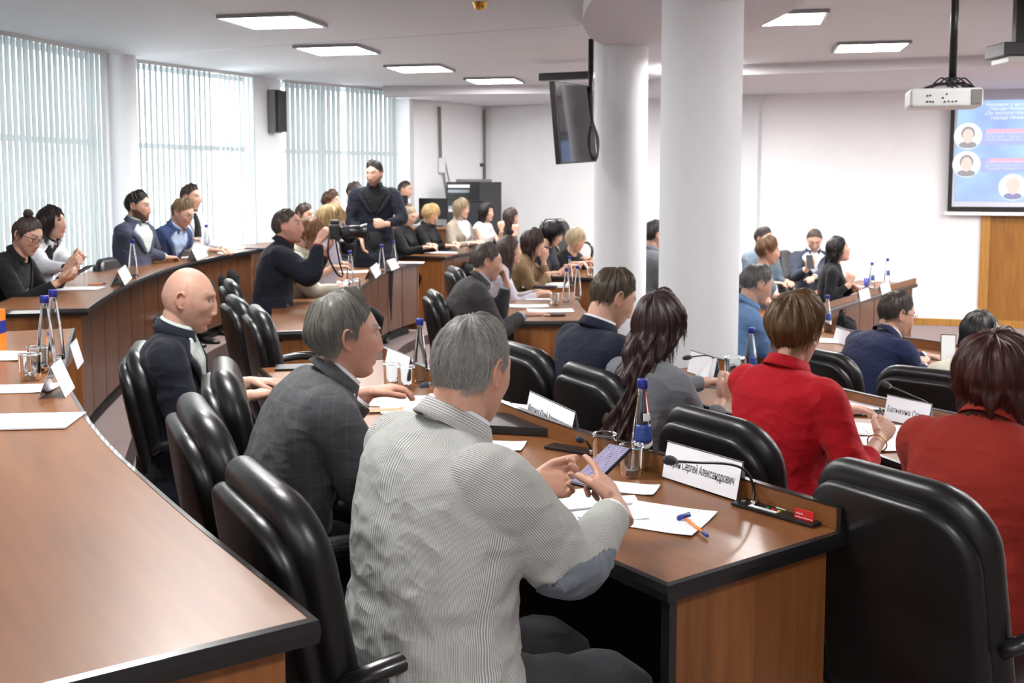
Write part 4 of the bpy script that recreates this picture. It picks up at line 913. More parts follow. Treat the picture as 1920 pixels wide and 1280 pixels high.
def person(label, hp, Y, psi, floor=0.0, sex='m', hyaw=None, hpitch=8, hroll=0, top=None, topkind='jacket', shirt=None, tie=None, pants=None, hair='short', hcol=(.05, .03, .02, 1), hmod=None,
           hands=None, desk=.75, hi=1, glasses=False, beard=0, skin=(.70, .42, .31, 1), stand=False, sleeve='long', scale=1.0, bulk=1.0, seed=None, hip=None, lips=None, legs=True, collar=True, group=None, brow=None, seatz=None, hsc=None, headz=None, neck=None, lean=.20, patch=False, knee=.39):
    seed = seed if seed is not None else int(abs(hp[0] * 7 + hp[1] * 13)) % 9973; rs = random.Random(seed)
    Hc = aty(hp[0], hp[1], Y) if len(hp) == 2 else V(*hp); R_ = math.radians
    F = V(math.cos(R_(psi)), math.sin(R_(psi)), 0); Rt = V(math.sin(R_(psi)), -math.cos(R_(psi)), 0)
    hyaw = psi if hyaw is None else hyaw; Fh = V(math.cos(R_(hyaw)), math.sin(R_(hyaw)), 0); Rh = V(math.sin(R_(hyaw)), -math.cos(R_(hyaw)), 0); Zu = V(0, 0, 1)
    cp, sp_ = math.cos(R_(hpitch)), math.sin(R_(hpitch)); f3 = Fh * cp - Zu * sp_; u3 = Fh * sp_ + Zu * cp
    cr, sr = math.cos(R_(hroll)), math.sin(R_(hroll)); r3 = Rh * cr - u3 * sr; u4 = u3 * cr + Rh * sr; Rl = np.stack([r3, f3, u4], 1)
    skin = tuple(x_ * .80 for x_ in skin[:3]) + (1,); hcol = tuple(x_ * .80 for x_ in hcol[:3]) + (1,)
    hs = (hsc or (1.0 if sex == 'm' else .95)) * 1.0
    def T(p): return np.asarray(p) @ (Rl * hs).T + Hc
    w_ = 1.0 if sex == 'm' else .87; w_ *= bulk
    N = Hc - F * .030 - Fh * .085 * max(0, sp_) - Zu * (neck or (.116 if sex == 'm' else .116))
    sz = (seatz if seatz is not None else floor + .47) + .09; Ltor = .535 if sex == 'm' else .50
    if stand: hipc = V(N[0], N[1], floor + (N[2] - floor) * .62) - F * .02
    elif hip is not None: hipc = V(hip[0], hip[1], sz)
    else:
        dz = N[2] - sz; hz = math.sqrt(max(.03 ** 2, Ltor ** 2 - dz ** 2)) if dz < Ltor else .03; hz = min(hz, lean); hipc = N - F * hz; hipc[2] = sz
    base = V(hipc[0], hipc[1], floor)
    # spine curve
    mid = (hipc + N) / 2 - F * (.045 + .10 * np.linalg.norm((N - hipc)[:2])) + V(0, 0, .02); ts = np.linspace(0, 1, 21)
    def spine(t):
        if t < 0: return hipc + V(0, 0, 1) * t * (.8 if not stand else .5)
        return (1 - t) ** 2 * hipc + 2 * t * (1 - t) * mid + t * t * N
    def frame(t):
        t = max(0.0, min(1, t)); T_ = nrm(2 * (1 - t) * (mid - hipc) + 2 * t * (N - mid)); k = sm(0, .3, t); T_ = nrm(V(0, 0, 1) * (1 - k) + T_ * k); fo = nrm(F - T_ * np.dot(F, T_)); return T_, fo
    fem = sex == 'f'
    tt = [r[0] for r in TORSO]; nr = (56 if hi > 1 else 26); tq = np.r_[np.linspace(-.22, .84, int(nr * .7), endpoint=False), np.linspace(.84, 1.0, nr - int(nr * .7))]
    if stand: tq = np.r_[np.linspace(-.45, -.23, 6), tq]
    def prof(t):
        ww = np.interp(t, tt, [r[1] for r in TORSO]) * (w_ if t < .93 else w_ + (1 - w_) * (t - .93) / .07); df = np.interp(t, tt, [r[2] for r in TORSO]) * (bulk if t < .9 else 1) * (1.0 if not fem else .93); db = np.interp(t, tt, [r[3] for r in TORSO]) * (.95 if not fem else .84)
        if fem: df += .035 * math.exp(-((t - .66) / .10) ** 2); ww -= .012 * math.exp(-((t - .36) / .12) ** 2)
        if stand and t < .1: df *= .85; db *= .9
        return ww, df, db
    NU = 64 if hi > 1 else 32; NU = 96 if hi > 1.6 else NU
    th = np.linspace(0, 2 * PI, NU, endpoint=False) - PI / 2 - PI        # seam at the front
    th = np.linspace(0, 2 * PI, NU, endpoint=False) + PI / 2
    def ringp(t, th, extra=0.0):
        ww, df, db = prof(t); Tn, fo = frame(t); c = spine(t); cs, sn = np.cos(th), np.sin(th)       # th 0 right, 90 front
        ex = .78; xx = np.sign(cs) * np.abs(cs) ** ex * (ww + extra); yy = np.sign(sn) * np.abs(sn) ** ex * np.where(sn > 0, df + extra, db + extra)
        drop = .035 * sm(.80, .93, t) * np.abs(xx / .2) ** 2 * (1 - sm(.93, 1, t)) if t > .8 else 0
        return c + xx[:, None] * Rt + yy[:, None] * fo - (np.zeros_like(xx) + drop)[:, None] * Tn
    # shoulders, arms
    hands = hands or {}
    arms = {}
    for sd in (1, -1):
        Tn, fo = frame(.885); S = spine(.885) + Rt * sd * (.168 * (w_ if w_ < 1 else 1 + (w_ - 1) * .45)) + fo * .0 - Tn * .024; sp = hands.get('R' if sd > 0 else 'L', {})
        A1, A2 = (.285, .25) if not fem else (.265, .235)
        if 'w' in sp: W = V(*sp['w'])
        elif stand: W = S + V(0, 0, -.50) + F * .05 + Rt * sd * .05
        else: W = V(*(S + F * .33 - Rt * sd * .07)); W[2] = desk + .045
        d = W - S; D = np.linalg.norm(d)
        if D > A1 + A2 - .012: W = S + d / D * (A1 + A2 - .012); d = W - S; D = A1 + A2 - .012
        if D < .12: D = .12; d = nrm(d) * D; W = S + d
        pole = sp.get('pole'); pole = V(*pole) if pole is not None else (-Zu * 1.0 + Rt * sd * .45 - F * .25)
        a = (A1 ** 2 - A2 ** 2 + D * D) / (2 * D); hh = math.sqrt(max(0, A1 * A1 - a * a)); dn = d / D; pn = nrm(pole - dn * np.dot(pole, dn)); E_ = S + dn * a + pn * hh
        hd = sp.get('d'); fd = nrm(W - E_)
        if hd is None: hd = nrm(fd * V(1, 1, .15 if not stand else 1)); 
        hn = V(*sp.get('n', (0, 0, -1) if not stand else tuple(-Rt * sd)))
        arms[sd] = dict(S=S, E=E_, W=W, d=nrm(V(*hd)), n=hn, curl=sp.get('curl', 'relaxed'))
    # ---- body: head, neck, arms and hands in one surface
    mb = MB(); add_head(mb, T, sex, 1.5 if hi > 1 else 1.0)
    nb = N - Zu * .05; hbk = T(V(0, -.028, -.035)); nr_ = .059 if sex == 'm' else .050
    mb.tube(crom([nb, N + F * .0, (N * .45 + hbk * .55), hbk], 8), [nr_ * .95, nr_ * 1.0, nr_ * .98, nr_, nr_, nr_ * 1.0, nr_ * .98, nr_ * .9], 20)
    mb.tube([spine(.1), spine(.35), spine(.6), spine(.78), spine(.86), spine(.97)], [.07, .07, .075, .08, .065, .05], 16)
    for sd, A in arms.items():
        j = crom([spine(.86), A['S'], A['E'] + (A['S'] - A['E']) * .08, A['E'] + (A['W'] - A['E']) * .1, A['W'] + (A['E'] - A['W']) * .02], 16); k = 1.0 if not fem else .86
        mb.tube(j, np.interp(np.linspace(0, 1, 16), [0, .2, .35, .55, .62, .72, 1], [.034, .038, .037, .035, .037, .037, .0265]) * k, 12)
        hand_geo(mb, A['W'], A['d'], A['n'], sd, A['curl'], (1.0 if sex == 'm' else .9), 9 if hi > 1 else 7)
    o = mb.build('person', M['skin'], origin=tuple(base)); tag(o, label, 'person', group)
    voxel(o, .0038 if hi > 1.6 else .0060 if hi > 1 else .0074)
    me = o.data; nv = len(me.vertices); co = np.empty(nv * 3, np.float32); me.vertices.foreach_get('co', co); co = co.reshape(-1, 3) + base
    q = (co - Hc) @ Rl / hs; x, y, z = q.T; ax = np.abs(x); hd_ = (np.abs(z) < .14) & (ax < .1) & (np.abs(y) < .13)
    C_ = np.tile(np.array(skin[:3]), (nv, 1)); hc3 = np.array(hcol[:3])
    def mixc(m, c): 
        nonlocal C_; C_ = C_ * (1 - m[:, None]) + np.array(c)[None] * m[:, None]
    face = hd_ * sm(.015, .05, y)
    mixc((face * .3 * g1(ax, .045, .022) * g1(z, -.02, .022)), np.array(skin[:3]) * V(1.05, .72, .70)); mixc(face * .3 * g1(x, 0, .014) * g1(z, -.032, .010), np.array(skin[:3]) * V(1.05, .7, .68))
    mixc(hd_ * .3 * (ax > .070), np.array(skin[:3]) * V(1.05, .68, .62))
    if beard:
        u_ = sm(.085, .015, y); zb = -.057 + .045 * u_; bm = hd_ * sm(0, -.010, z - zb) * sm(-.012, .008, y + .02 * u_) * (1 - .95 * g1(x, 0, .020) * g1(z, -.067, .0065))
        bm = np.maximum(bm, face * .75 * sm(.032, .026, ax) * g1(z, -.0545, .0042)); mixc(np.clip(bm, 0, 1) * beard, hc3 * .9)
    lc = lips or ((.52, .22, .18) if sex == 'm' else (.60, .17, .15)); mixc(face * np.clip(1.3 * g1(x, 0, .021) * (g1(z, -.061, .0045) + g1(z, -.0705, .0055)), 0, .85), lc); mixc(face * np.clip(g1(x, 0, .024) * g1(z, -.0658, .0016), 0, 1) * .8, (.15, .04, .035))
    mixc(face * np.clip(1.5 * sm(.053, .046, ax) * sm(.010, .016, ax) * g1(z, .0375 + .004 * sm(.02, .04, ax), .0036), 0, .85), brow if brow else hc3 * .7 + .01)
    ew = ((ax - .031) / .0125) ** 2 + ((z - .0150) / .0042) ** 2
    mixc((face > .5) * (ew < 1.6) * 1.0, (.10, .05, .04)); mixc(face * (ew < .9) * 1.0, (.6, .56, .54)); mixc(face * ((((ax - .032) / .0055) ** 2 + ((z - .0155) / .0055) ** 2) < 1) * (ew < 1.0), (.04, .03, .025))
    mixc(face * .25 * g1(ax, .031, .016) * g1(z, .005, .006), np.array(skin[:3]) * .55)
    mixc(face * g1(ax, .008, .0035) * g1(z, -.043, .003), np.array(skin[:3]) * .3)
    if hair is not None:
        sty = dict(STY[hair]); sty.update(hmod or {}); pole = nrm(V(0, -.26, 1)); dn_ = q / (np.linalg.norm(q, axis=1)[:, None] + 1e-9); el = np.degrees(np.arccos(np.clip(dn_ @ pole, -1, 1)))
        azv = np.degrees(np.arctan2(np.abs(x), y * 1 + z * .26)); lim = np.interp(azv, [0, 45, 90, 120, 180], sty['e']); mixc(hd_ * sm(lim - 1, lim - 6, el) * (ax < .085) * (1 - (ax > .0755) * (z < .02)), hc3 * .6)
    elif True:
        # shaved scalp: faint stubble shadow
        pole = nrm(V(0, -.26, 1)); mixc(hd_ * (y < .04) * sm(-.03, .0, z) * sm(.075, .03, z) * (ax < .074) * .32, (.30, .22, .18))
    cl = np.ones((nv, 4), np.float32); cl[:, :3] = np.clip(C_, 0, 1); ca = me.color_attributes.new('Col', 'FLOAT_COLOR', 'POINT'); ca.data.foreach_set('color', cl.ravel())
    if not me.materials: me.materials.append(M['skin'])
    # ---- clothes
    def fold(P, t, nrmv, amp, seed_, sc=(9, 9, 26)):
        return P
    top = top or M['c_black']; tm = top
    rows, uvs = [], []
    tl = tq[0]
    for t in tq:
        P = ringp(t, th); ww, df, db = prof(t)
        per = np.r_[0, np.cumsum(np.linalg.norm(np.diff(P, axis=0), axis=1))]; u = (th - 1.5 * PI) * .155
        rel = P - spine(t); out = rel / (np.linalg.norm(rel, axis=1)[:, None] + 1e-9)
        c3 = np.stack([np.cos(th) * 1.3, np.sin(th) * 1.3, np.full(NU, t * 7.0)], -1)
        fz = .0036 * vnoise(c3 * V(1.6, 1.6, 1.1), seed) + .0035 * (1 - np.abs(vnoise(c3 * V(2, 2, 2.3) + V(0, 0, 1) * (np.cos(th) * 1.2)[:, None], seed + 5))) ** 3 * 1.6 - .002
        if hi > 1: fz = fz + .0030 * (1 - np.abs(vnoise(c3 * V(3.0, 3.0, 3.4) + V(1, 1, 0) * t * 2 + V(0, 0, 1) * (np.cos(th) * 2.0)[:, None], seed + 9))) ** 4
        fz = fz * (1 - .9 * sm(.25, .75, np.sin(th)) * sm(.45, .55, t))
        fz = fz * (1.0 if topkind == 'jacket' else .8) * (1 - sm(.93, 1, t)) * (1 + .9 * math.exp(-((t - .3) / .2) ** 2))
        rows.append(P + out * fz[:, None]); uvs.append(np.stack([u, np.full(NU, t * .55)], 1))
    mb = MB(); 
    # close the seam with its own uv column
    Pg = np.array(rows); Ug = np.array(uvs); Pg = np.concatenate([Pg, Pg[:, :1]], 1); Ug = np.concatenate([Ug, Ug[:, :1] + V(2 * PI * .155, 0)], 1)
    mb.grid(Pg, uv=Ug)
    bot = len(mb.v)
    mb.add(np.vstack([Pg[0][:-1], spine(tl)[None]]), [(i, NU, (i + 1) % NU) for i in range(NU)])
    slk = {'long': 1.0, 'short': .30, 'none': 0, 'mid': .62, 'q3': .8}[sleeve]
    for sd, A in arms.items():
        if slk == 0: continue
        jk = 1.0 if topkind == 'jacket' else .90; k = (1.0 if not fem else .84) * jk * (1 + (bulk - 1) * .6)
        Tn, fo = frame(.885); S0 = A['S'] - Rt * sd * .075 - Tn * .0
        full = crom([S0, A['S'] + Rt * sd * .012, A['S'] * .6 + A['E'] * .4 + nrm(A['S'] - spine(.7)) * .006, A['E'] + (A['S'] - A['E']) * .14, A['E'] + (A['W'] - A['E']) * .14, A['W'] * .55 + A['E'] * .45, A['W'] - (A['W'] - A['E']) * (.03)], 60)
        tot = len(full); endi = int(12 + (tot - 12) * slk) if slk < 1 else tot; ns = 52 if hi > 1 else 24; path = crom(full[:endi:4] if slk == 1 else full[:endi:3], ns); s_ = np.linspace(0, (endi) / tot, ns)
        rad = np.interp(s_, [0, .09, .18, .30, .45, .56, .66, .82, 1], [.054, .068, .073, .071, .066, .061, .057, .049, .040]) * k
        nu = 40 if hi > 1 else 18; Tt = np.gradient(path, axis=0); Tt /= np.linalg.norm(Tt, axis=1)[:, None]; up = nrm(V(.1, .1, 1)); up = up if abs(np.dot(up, Tt[0])) < .9 else F; rows = []; uvs = []; Ls = np.r_[0, np.cumsum(np.linalg.norm(np.diff(path, axis=0), axis=1))]
        thn = np.linspace(0, 2 * PI, nu, endpoint=False)
        inner = nrm((A['S'] + A['W']) / 2 - A['E'])
        for i in range(ns):
            up = nrm(up - Tt[i] * np.dot(up, Tt[i])); wv = np.cross(Tt[i], up); dirs = np.cos(thn)[:, None] * up + np.sin(thn)[:, None] * wv
            c3 = np.stack([np.cos(thn) * 1.2, np.sin(thn) * 1.2, np.full(nu, Ls[i] * 22)], -1); el_ = math.exp(-((s_[i] - .55) / .13) ** 2)
            fz = .0030 * vnoise(c3, seed + 21 + sd) + (.0042 + .006 * el_) * (1 - np.abs(vnoise(c3 * V(1.1, 1.1, 1.7) + V(0, 0, 1) * (np.sin(thn) * .9)[:, None], seed + 30 + sd))) ** 3 - .002
            fz = fz * sm(0, .15, s_[i]) * (1 - .6 * sm(.93, 1, s_[i] / s_[-1]))
            rows.append(path[i] + dirs * (rad[i] + fz)[:, None] - (inner * .010 * el_)[None]); uvs.append(np.stack([thn * .062, np.full(nu, Ls[i])], 1))
        R0 = np.array(rows); U0 = np.array(uvs); e = R0[-1]; c = path[-1]
        if False: R0 = np.concatenate([R0, (c + (e - c) * .86)[None], (c + (e - c) * .80 - Tt[-1] * .03)[None]], 0); U0 = np.concatenate([U0, U0[-1:], U0[-1:]], 0)
        else: mb.add(np.vstack([R0[-1], c[None]]), [(i, (i + 1) % nu, nu) for i in range(nu)]); mb.add(np.vstack([R0[0], path[0][None]]), [((i + 1) % nu, i, nu) for i in range(nu)])
        R0 = np.concatenate([R0, R0[:, :1]], 1); U0 = np.concatenate([U0, U0[:, :1] + V(2 * PI * .062, 0)], 1)
        mb.grid(R0, uv=U0); A['cuff'] = (path[-1], Tt[-1], rad[-1]); A['grid'] = R0
    names = {'jacket': 'jacket', 'shirt': 'shirt', 'dress': 'blouse'}
    seer_ = tm is M.get('c_seer'); plain_ = True
    if plain_:
        mb.add(np.vstack([Pg[-1][:-1], spine(1.0)[None]]), [(i, (i + 1) % NU, NU) for i in range(NU)])
    jk = mb.build(names.get(topkind, 'jacket'), tm, o, smooth=True)
    if plain_:
        md = jk.modifiers.new('w', 'WELD'); md.merge_threshold = .0008
        md = jk.modifiers.new('r', 'REMESH'); md.mode = 'VOXEL'; md.voxel_size = .0048 if seer_ else .0075 if hi > 1.6 else .0135 if hi > 1 else .017; md.use_smooth_shade = True
        md = jk.modifiers.new('s', 'SMOOTH'); md.factor = .6; md.iterations = 16 if seer_ else 7 if hi > 1.6 else 3
        dg = bpy.context.evaluated_depsgraph_get(); me2 = bpy.data.meshes.new_from_object(jk.evaluated_get(dg)); jk.modifiers.clear(); jk.data = me2
        if seer_: copy_uv(mb, me2, np.array(wl(o)))
        if not me2.materials: me2.materials.append(tm)
    # collar and lapels
    def surf(t, thv, ex): return ringp(t, np.array([thv]), ex)[0]
    if topkind in ('jacket', 'shirt') and collar:
        K = 27; rows = []; uvs = []; Tn, fo = frame(1.0); wdt = .036 if topkind == 'jacket' else .030
        a_ = np.linspace(R_(62), R_(62) - R_(304), K)            # right-front round the back to left-front
        c1 = spine(1.0)
        for a in a_:
            bk_ = .5 - .5 * math.sin(a); dr = math.cos(a) * Rt + math.sin(a) * fo; r = .066 if sex == 'm' else .060; lift = .016 + .018 * bk_
            b0 = c1 + dr * r - Tn * .012; b1 = c1 + dr * (r + .001) + Tn * lift; b2 = c1 + dr * (r + .007) + Tn * (lift + .001); b3 = c1 + dr * (r + .016) + Tn * (lift - wdt * .6); b4 = c1 + dr * (r + .024) + Tn * (lift - wdt)
            rows.append([b0, b1, b2, b3, b4]); uvs.append([[0, a * .07], [.02, a * .07], [.025, a * .07], [.04, a * .07], [.055, a * .07]])
        MB().grid(rows, uv=uvs).build('collar', tm, jk, smooth=True, solid=.003)
        if topkind == 'jacket':
            for s in (1, -1):
                rows = []; uvs = []
                for f_ in np.linspace(0, 1, 10):
                    t = .985 - .47 * f_; ai = R_(90) - s * R_(38 * (1 - f_) ** 1.1 + 3); ww = R_(24) * math.sin(min(1, f_ * 1.5 + .25) * PI * .62) * (1 - f_) ** .35 + .01
                    ao = ai - s * ww; rows.append([surf(t, ai, .006), surf(t, ai - s * ww * .1, .013), surf(t, (ai + ao) / 2, .014), surf(t, ao, .009)]); uvs.append([[0, t * .5], [.01, t * .5], [.03, t * .5], [.05, t * .5]])
                MB().grid(rows, uv=uvs).build('lapel', tm, jk, smooth=True, solid=.002)
    if shirt is not None:
        rows = []
        for f_ in np.linspace(0, 1, 14):
            t = 1.0 - .47 * f_; hw = R_(42) * (1 - f_) ** 1.1 + .02; rows.append([surf(t, R_(90) + hw * s, .007) for s in np.linspace(1, -1, 7)])
        sh = MB().grid(rows, uv=[[[i * .01, j * .03] for i in range(7)] for j in range(14)]).build('shirt', shirt, o, smooth=True, solid=.002)
        rows = []; Tn, fo = frame(1.0); c1 = spine(1.0)
        for a in np.linspace(R_(72), R_(72) - R_(324), 25):
            bk_ = .5 - .5 * math.sin(a); dr = math.cos(a) * Rt + math.sin(a) * fo; r = .0615 if sex == 'm' else .054; lift = .030 + .014 * bk_
            rows.append([c1 + dr * (r - .002) - Tn * .02, c1 + dr * r + Tn * lift, c1 + dr * (r + .005) + Tn * (lift - .001), c1 + dr * (r + .011) + Tn * (lift - .03)])
        MB().grid(rows).build('shirt_collar', shirt, sh, smooth=True, solid=.002)
        if tie is not None:
            rows = []
            for f_ in np.linspace(0, 1, 8):
                t = .985 - .40 * f_; hw = R_(5 + 7 * f_) ; rows.append([surf(t, R_(90) + hw, .012), surf(t, R_(90), .018 if f_ < .1 else .014), surf(t, R_(90) - hw, .012)])
            MB().grid(rows).build('tie', tie, o, smooth=True, solid=.003)
    # shirt cuffs
    if shirt is not None and sleeve == 'long':
        for sd, A in arms.items():
            c, tn, r = A['cuff']; MB().tube([c - tn * .02, c + tn * .008, c + tn * .009], [r * .80, r * .84, r * .70], 14, caps=False).build('shirt_cuff', shirt, o, smooth=True)
    # trousers or skirt, shoes
    if legs:
        pm = pants or M['c_black']; mb = MB()
        if stand:
            for sd in (-1, 1):
                h = hipc + Rt * sd * .09; mb.tube(crom([h + V(0, 0, .05), h - V(0, 0, .25), V(*(h[:2] + F[:2] * .02), floor + .5), V(h[0], h[1], floor + .08)], 14), np.interp(np.linspace(0, 1, 14), [0, .3, .6, 1], [.10, .092, .075, .062]), 16)
            mb.tube([hipc - V(0, 0, .12), hipc, hipc + V(0, 0, .14)], [.13, .15, .14], 18)
            feet = [V(*(hipc + Rt * sd * .09 + F * .04)[:2], floor) for sd in (-1, 1)]
        else:
            feet = []
            for sd in (-1, 1):
                h = hipc + Rt * sd * .095 + V(0, 0, -.01); kn = hipc + F * knee + Rt * sd * .11; kn[2] = floor + .52 if seatz is None else sz - .04; ft = kn - F * .05; ft[2] = floor + .07
                sg = [h - F * .05, h + F * .12, h * .3 + kn * .7, kn + F * .02, kn * .93 + ft * .07 + F * .025, kn * .5 + ft * .5, ft]
                pth = crom(sg, 30 if hi > 1 else 16); rr = np.interp(np.linspace(0, 1, len(pth)), [0, .2, .45, .56, .75, 1], [.105, .100, .080, .074, .066, .060]) * (.95 if fem else 1.0)
                if hi > 1:
                    for i in range(1, len(pth) - 1): rr[i] += .004 * math.sin(i * 2.1) * (1 if 4 < i < 22 else .3)
                mb.tube(pth, rr, 18 if hi > 1 else 12); feet.append(V(ft[0], ft[1], floor))
            mb.tube([hipc - V(0, 0, .085), hipc + V(0, 0, -.02), hipc + V(0, 0, .1)], [.11, .140, .135], 18)
        mb.build('trousers', pm, o, smooth=True)
        for ft in feet:
            mb = MB(); rows = []
            for t_, w2, h2 in ((-.08, .026, .045), (-.06, .036, .075), (0, .038, .085), (.07, .043, .060), (.13, .045, .045), (.175, .036, .034), (.19, .018, .02)):
                c = ft + F * t_; a2 = np.linspace(0, 2 * PI, 12, endpoint=False); rows.append(np.array([c + Rt * math.cos(a) * w2 + V(0, 0, max(.002, h2 * .5 + h2 * .5 * math.sin(a))) for a in a2]))
            mb.grid(rows, cv=True, caps=(1, 1)).build('shoe', M['c_shoe'], o, smooth=True)
    if hair is not None: build_hair(hair, hcol, T, Rl, o, seed, hi, hmod)
    if glasses:
        mb = MB()
        for s in (-1, 1):
            a2 = np.linspace(0, 2 * PI, 20); mb.tube(T(np.stack([s * .032 + .023 * np.cos(a2), .098 - .25 * (np.abs(s * .032 + .023 * np.cos(a2)) - .02), .014 + .018 * np.sin(a2)], 1)), .0014 if glasses != 'thick' else .0024, 6)
            mb.tube(T(np.array([[s * .055, .088, .02], [s * .076, .05, .021], [s * .080, -.005, .018], [s * .079, -.03, .0]])), .0014 if glasses != 'thick' else .0022, 6)
        mb.tube(T(np.array([[-.009, .100, .018], [.009, .100, .018]])), .0014, 6); mb.build('glasses', M['black'], o)
    o_info = dict(o=o, arms=arms, T=T, F=F, Rt=Rt, N=N, hip=hipc, jacket=jk, surf=surf, spine=spine, frame=frame, Hc=Hc, Rl=Rl)
    return o_info

def fab(name, rgb, **kw): M[name] = fabric(name, lin(*rgb), **kw)
fab('c_black', (24, 24, 27)); fab('c_navy', (24, 31, 52)); fab('c_navy2', (36, 44, 82)); fab('c_dnavy', (26, 30, 44)); fab('c_greysuit', (82, 83, 87), c2=lin(104, 100, 102), pat='check')
fab('c_seer', (206, 207, 203), c2=lin(136, 140, 138), pat='stripe', wv=.05); fab('c_red', (202, 16, 34), wv=.06); fab('c_brick', (172, 50, 38), wv=.08); fab('c_greyj', (128, 132, 138), wv=.1)
fab('c_blueshirt', (120, 158, 205)); fab('c_white', (232, 234, 240), wv=.03); fab('c_cream', (226, 222, 204), wv=.04); fab('c_blazer', (78, 84, 106)); fab('c_bblue', (62, 80, 124)); fab('c_beige', (176, 164, 148)); fab('c_tan', (150, 124, 92))
fab('c_dgrey', (74, 72, 74)); fab('c_flower', (210, 206, 216), c2=lin(110, 96, 130), pat='flower'); fab('c_bluegrey', (124, 140, 156)); fab('c_lace', (20, 18, 20), c2=lin(200, 196, 196), pat='lace'); fab('c_jeans', (70, 76, 92)); fab('c_trous', (62, 64, 68))
fab('c_patch', (132, 140, 152), wv=.05); fab('c_lblue', (170, 190, 220), wv=.04); fab('c_lgreen', (196, 208, 204), wv=.04); fab('c_suit2', (70, 76, 92)); fab('c_darkred', (110, 20, 30))
M['c_shoe'] = plain('shoe_leather', lin(20, 19, 19), .3)
HB = lin(46, 34, 28); HK = lin(24, 20, 20); HG = lin(128, 126, 122); HW = lin(186, 182, 174); HBL = lin(176, 150, 108); HAU = lin(96, 52, 36); HBR = lin(92, 68, 46); HRD = lin(66, 34, 30); HDB = lin(58, 44, 36)
def W3(px, py, Y): return tuple(aty(px, py, Y))
F1 = person('grey-haired man in a striped white jacket with elbow patches, holding a smartphone', (888, 696), 2.24, 34, hyaw=52, hpitch=16, hair='crop', hcol=lin(150, 148, 144), hmod=dict(th=.011, n=9000, L=.022, lift=.007),
            top=M['c_seer'], shirt=M['c_white'], pants=M['c_trous'], hi=2, bulk=1.22, skin=(.68, .38, .27, 1), hip=(-.18, 2.07), hsc=.95, neck=.108,
            hands={'R': dict(w=W3(1158, 948, 2.34), d=(-.22, .80, .45), n=(-.72, .15, -.60), curl='point', pole=(.1, -.55, -1)), 'L': dict(w=W3(996, 906, 2.50), d=(.90, .05, -.02), n=(.15, -.66, .70), curl='grip', pole=(-.3, .3, -1))})
# suede elbow patch on the right sleeve
G_ = F1['arms'][1]['grid']; el = F1['arms'][1]['E']; cen = G_.mean(1)
ie = int(np.argmin(np.linalg.norm(cen - el, axis=1))); out = nrm(el - (F1['arms'][1]['S'] + F1['arms'][1]['W']) / 2); vi = G_[ie] - cen[ie]; jc = int(np.argmax(vi[:-1] @ (out * .6 + V(.3, -.6, -.3))))
rows = []
for i in range(max(1, ie - 7), min(len(G_) - 3, ie + 9)):
    q = (i - ie - 1) / 8.5; hw = int(round(9 * math.sqrt(max(.05, 1 - q * q)))); rows.append([cen[i] + (G_[i, (jc + k) % 40] - cen[i]) * 1.03 for k in np.linspace(-hw, hw, 15).astype(int)])
MB().grid(rows, uv=[[[i * .01, j * .01] for i in range(15)] for j in range(len(rows))]).build('elbow_patch', M['c_patch'], F1['jacket'], smooth=True, solid=.002)
for t0_, t1_, a0_, a1_, ex_ in ((.015, .085, -38, 2, .012), (.10, .125, -30, 2, .009)):
    rows = [[F1['surf'](t, math.radians(a), ex_ + .003 * (i == 0)) for a in np.linspace(a0_, a1_, 10)] for i, t in enumerate(np.linspace(t0_, t1_, 5))]
    MB().grid(rows, uv=[[[j * .016, i * .012] for j in range(10)] for i in range(5)]).build('pocket_flap', M['c_seer'] if t0_ < .05 else M['c_patch'], F1['jacket'], smooth=True, solid=.003)

person('man in a checked grey suit with swept grey hair, seen from behind in profile', (650, 632), 3.05, 20, hyaw=22, hpitch=4, hair='swept', hcol=lin(122, 120, 114), top=M['c_greysuit'], shirt=M['c_white'], hi=2, bulk=1.16, skin=(.66, .36, .26, 1), neck=.115, hmod=dict(n=6500),
       hands={'R': dict(w=W3(760, 800, 3.0)), 'L': dict(w=W3(690, 735, 3.4))})
person('bald man in a black jacket and pale shirt, in profile on the left', (355, 562), 3.95, 10, lean=.02, hyaw=4, hpitch=12, hair=None, hcol=lin(90, 70, 60), top=M['c_dnavy'], shirt=M['c_lgreen'], hi=2, bulk=.98, skin=(.66, .39, .29, 1), brow=(.30, .19, .13),
       hands={'R': dict(w=W3(462, 742, 3.9)), 'L': dict(w=W3(475, 715, 4.15))})
person('man in a navy suit with brown hair, head bent down before the thick column', (1150, 560), 4.45, 26, floor=-.1, hyaw=20, hpitch=28, hair='short', hcol=lin(84, 70, 54), top=M['c_navy'], shirt=M['c_white'], hi=1.5, bulk=1.12, desk=.65)
person('woman with long dark auburn hair in a grey jacket', (1236, 612), 4.05, 34, floor=-.1, sex='f', hyaw=46, hpitch=6, hair='long', hcol=lin(58, 32, 30), hmod=dict(back=.55, wave=.012, th=.030, h=(0, .0, .34, .42, .44), n=9000), top=M['c_greyj'], hi=1.5, desk=.65, lean=.06,
       hands={'R': dict(w=W3(1352, 752, 4.05), d=(.5, .2, .8), n=(-.4, .7, .1), curl='hold'), 'L': dict(w=W3(1330, 715, 4.4))})
P6 = person('woman with short brown hair in a bright red jacket, writing', (1493, 622), 3.62, 34, floor=-.1, sex='f', hyaw=44, hpitch=8, hair='pixie', hcol=lin(112, 82, 50), hmod=dict(th=.030), top=M['c_red'], hi=2, bulk=1.12, desk=.65, sleeve='q3', hsc=.98, pants=M['c_darkred'],
       hands={'R': dict(w=W3(1650, 822, 3.55), d=(.5, .5, .5), n=(-.5, .4, -.6), curl='write', pole=(.2, -.5, -1)), 'L': dict(w=W3(1600, 770, 3.95))})
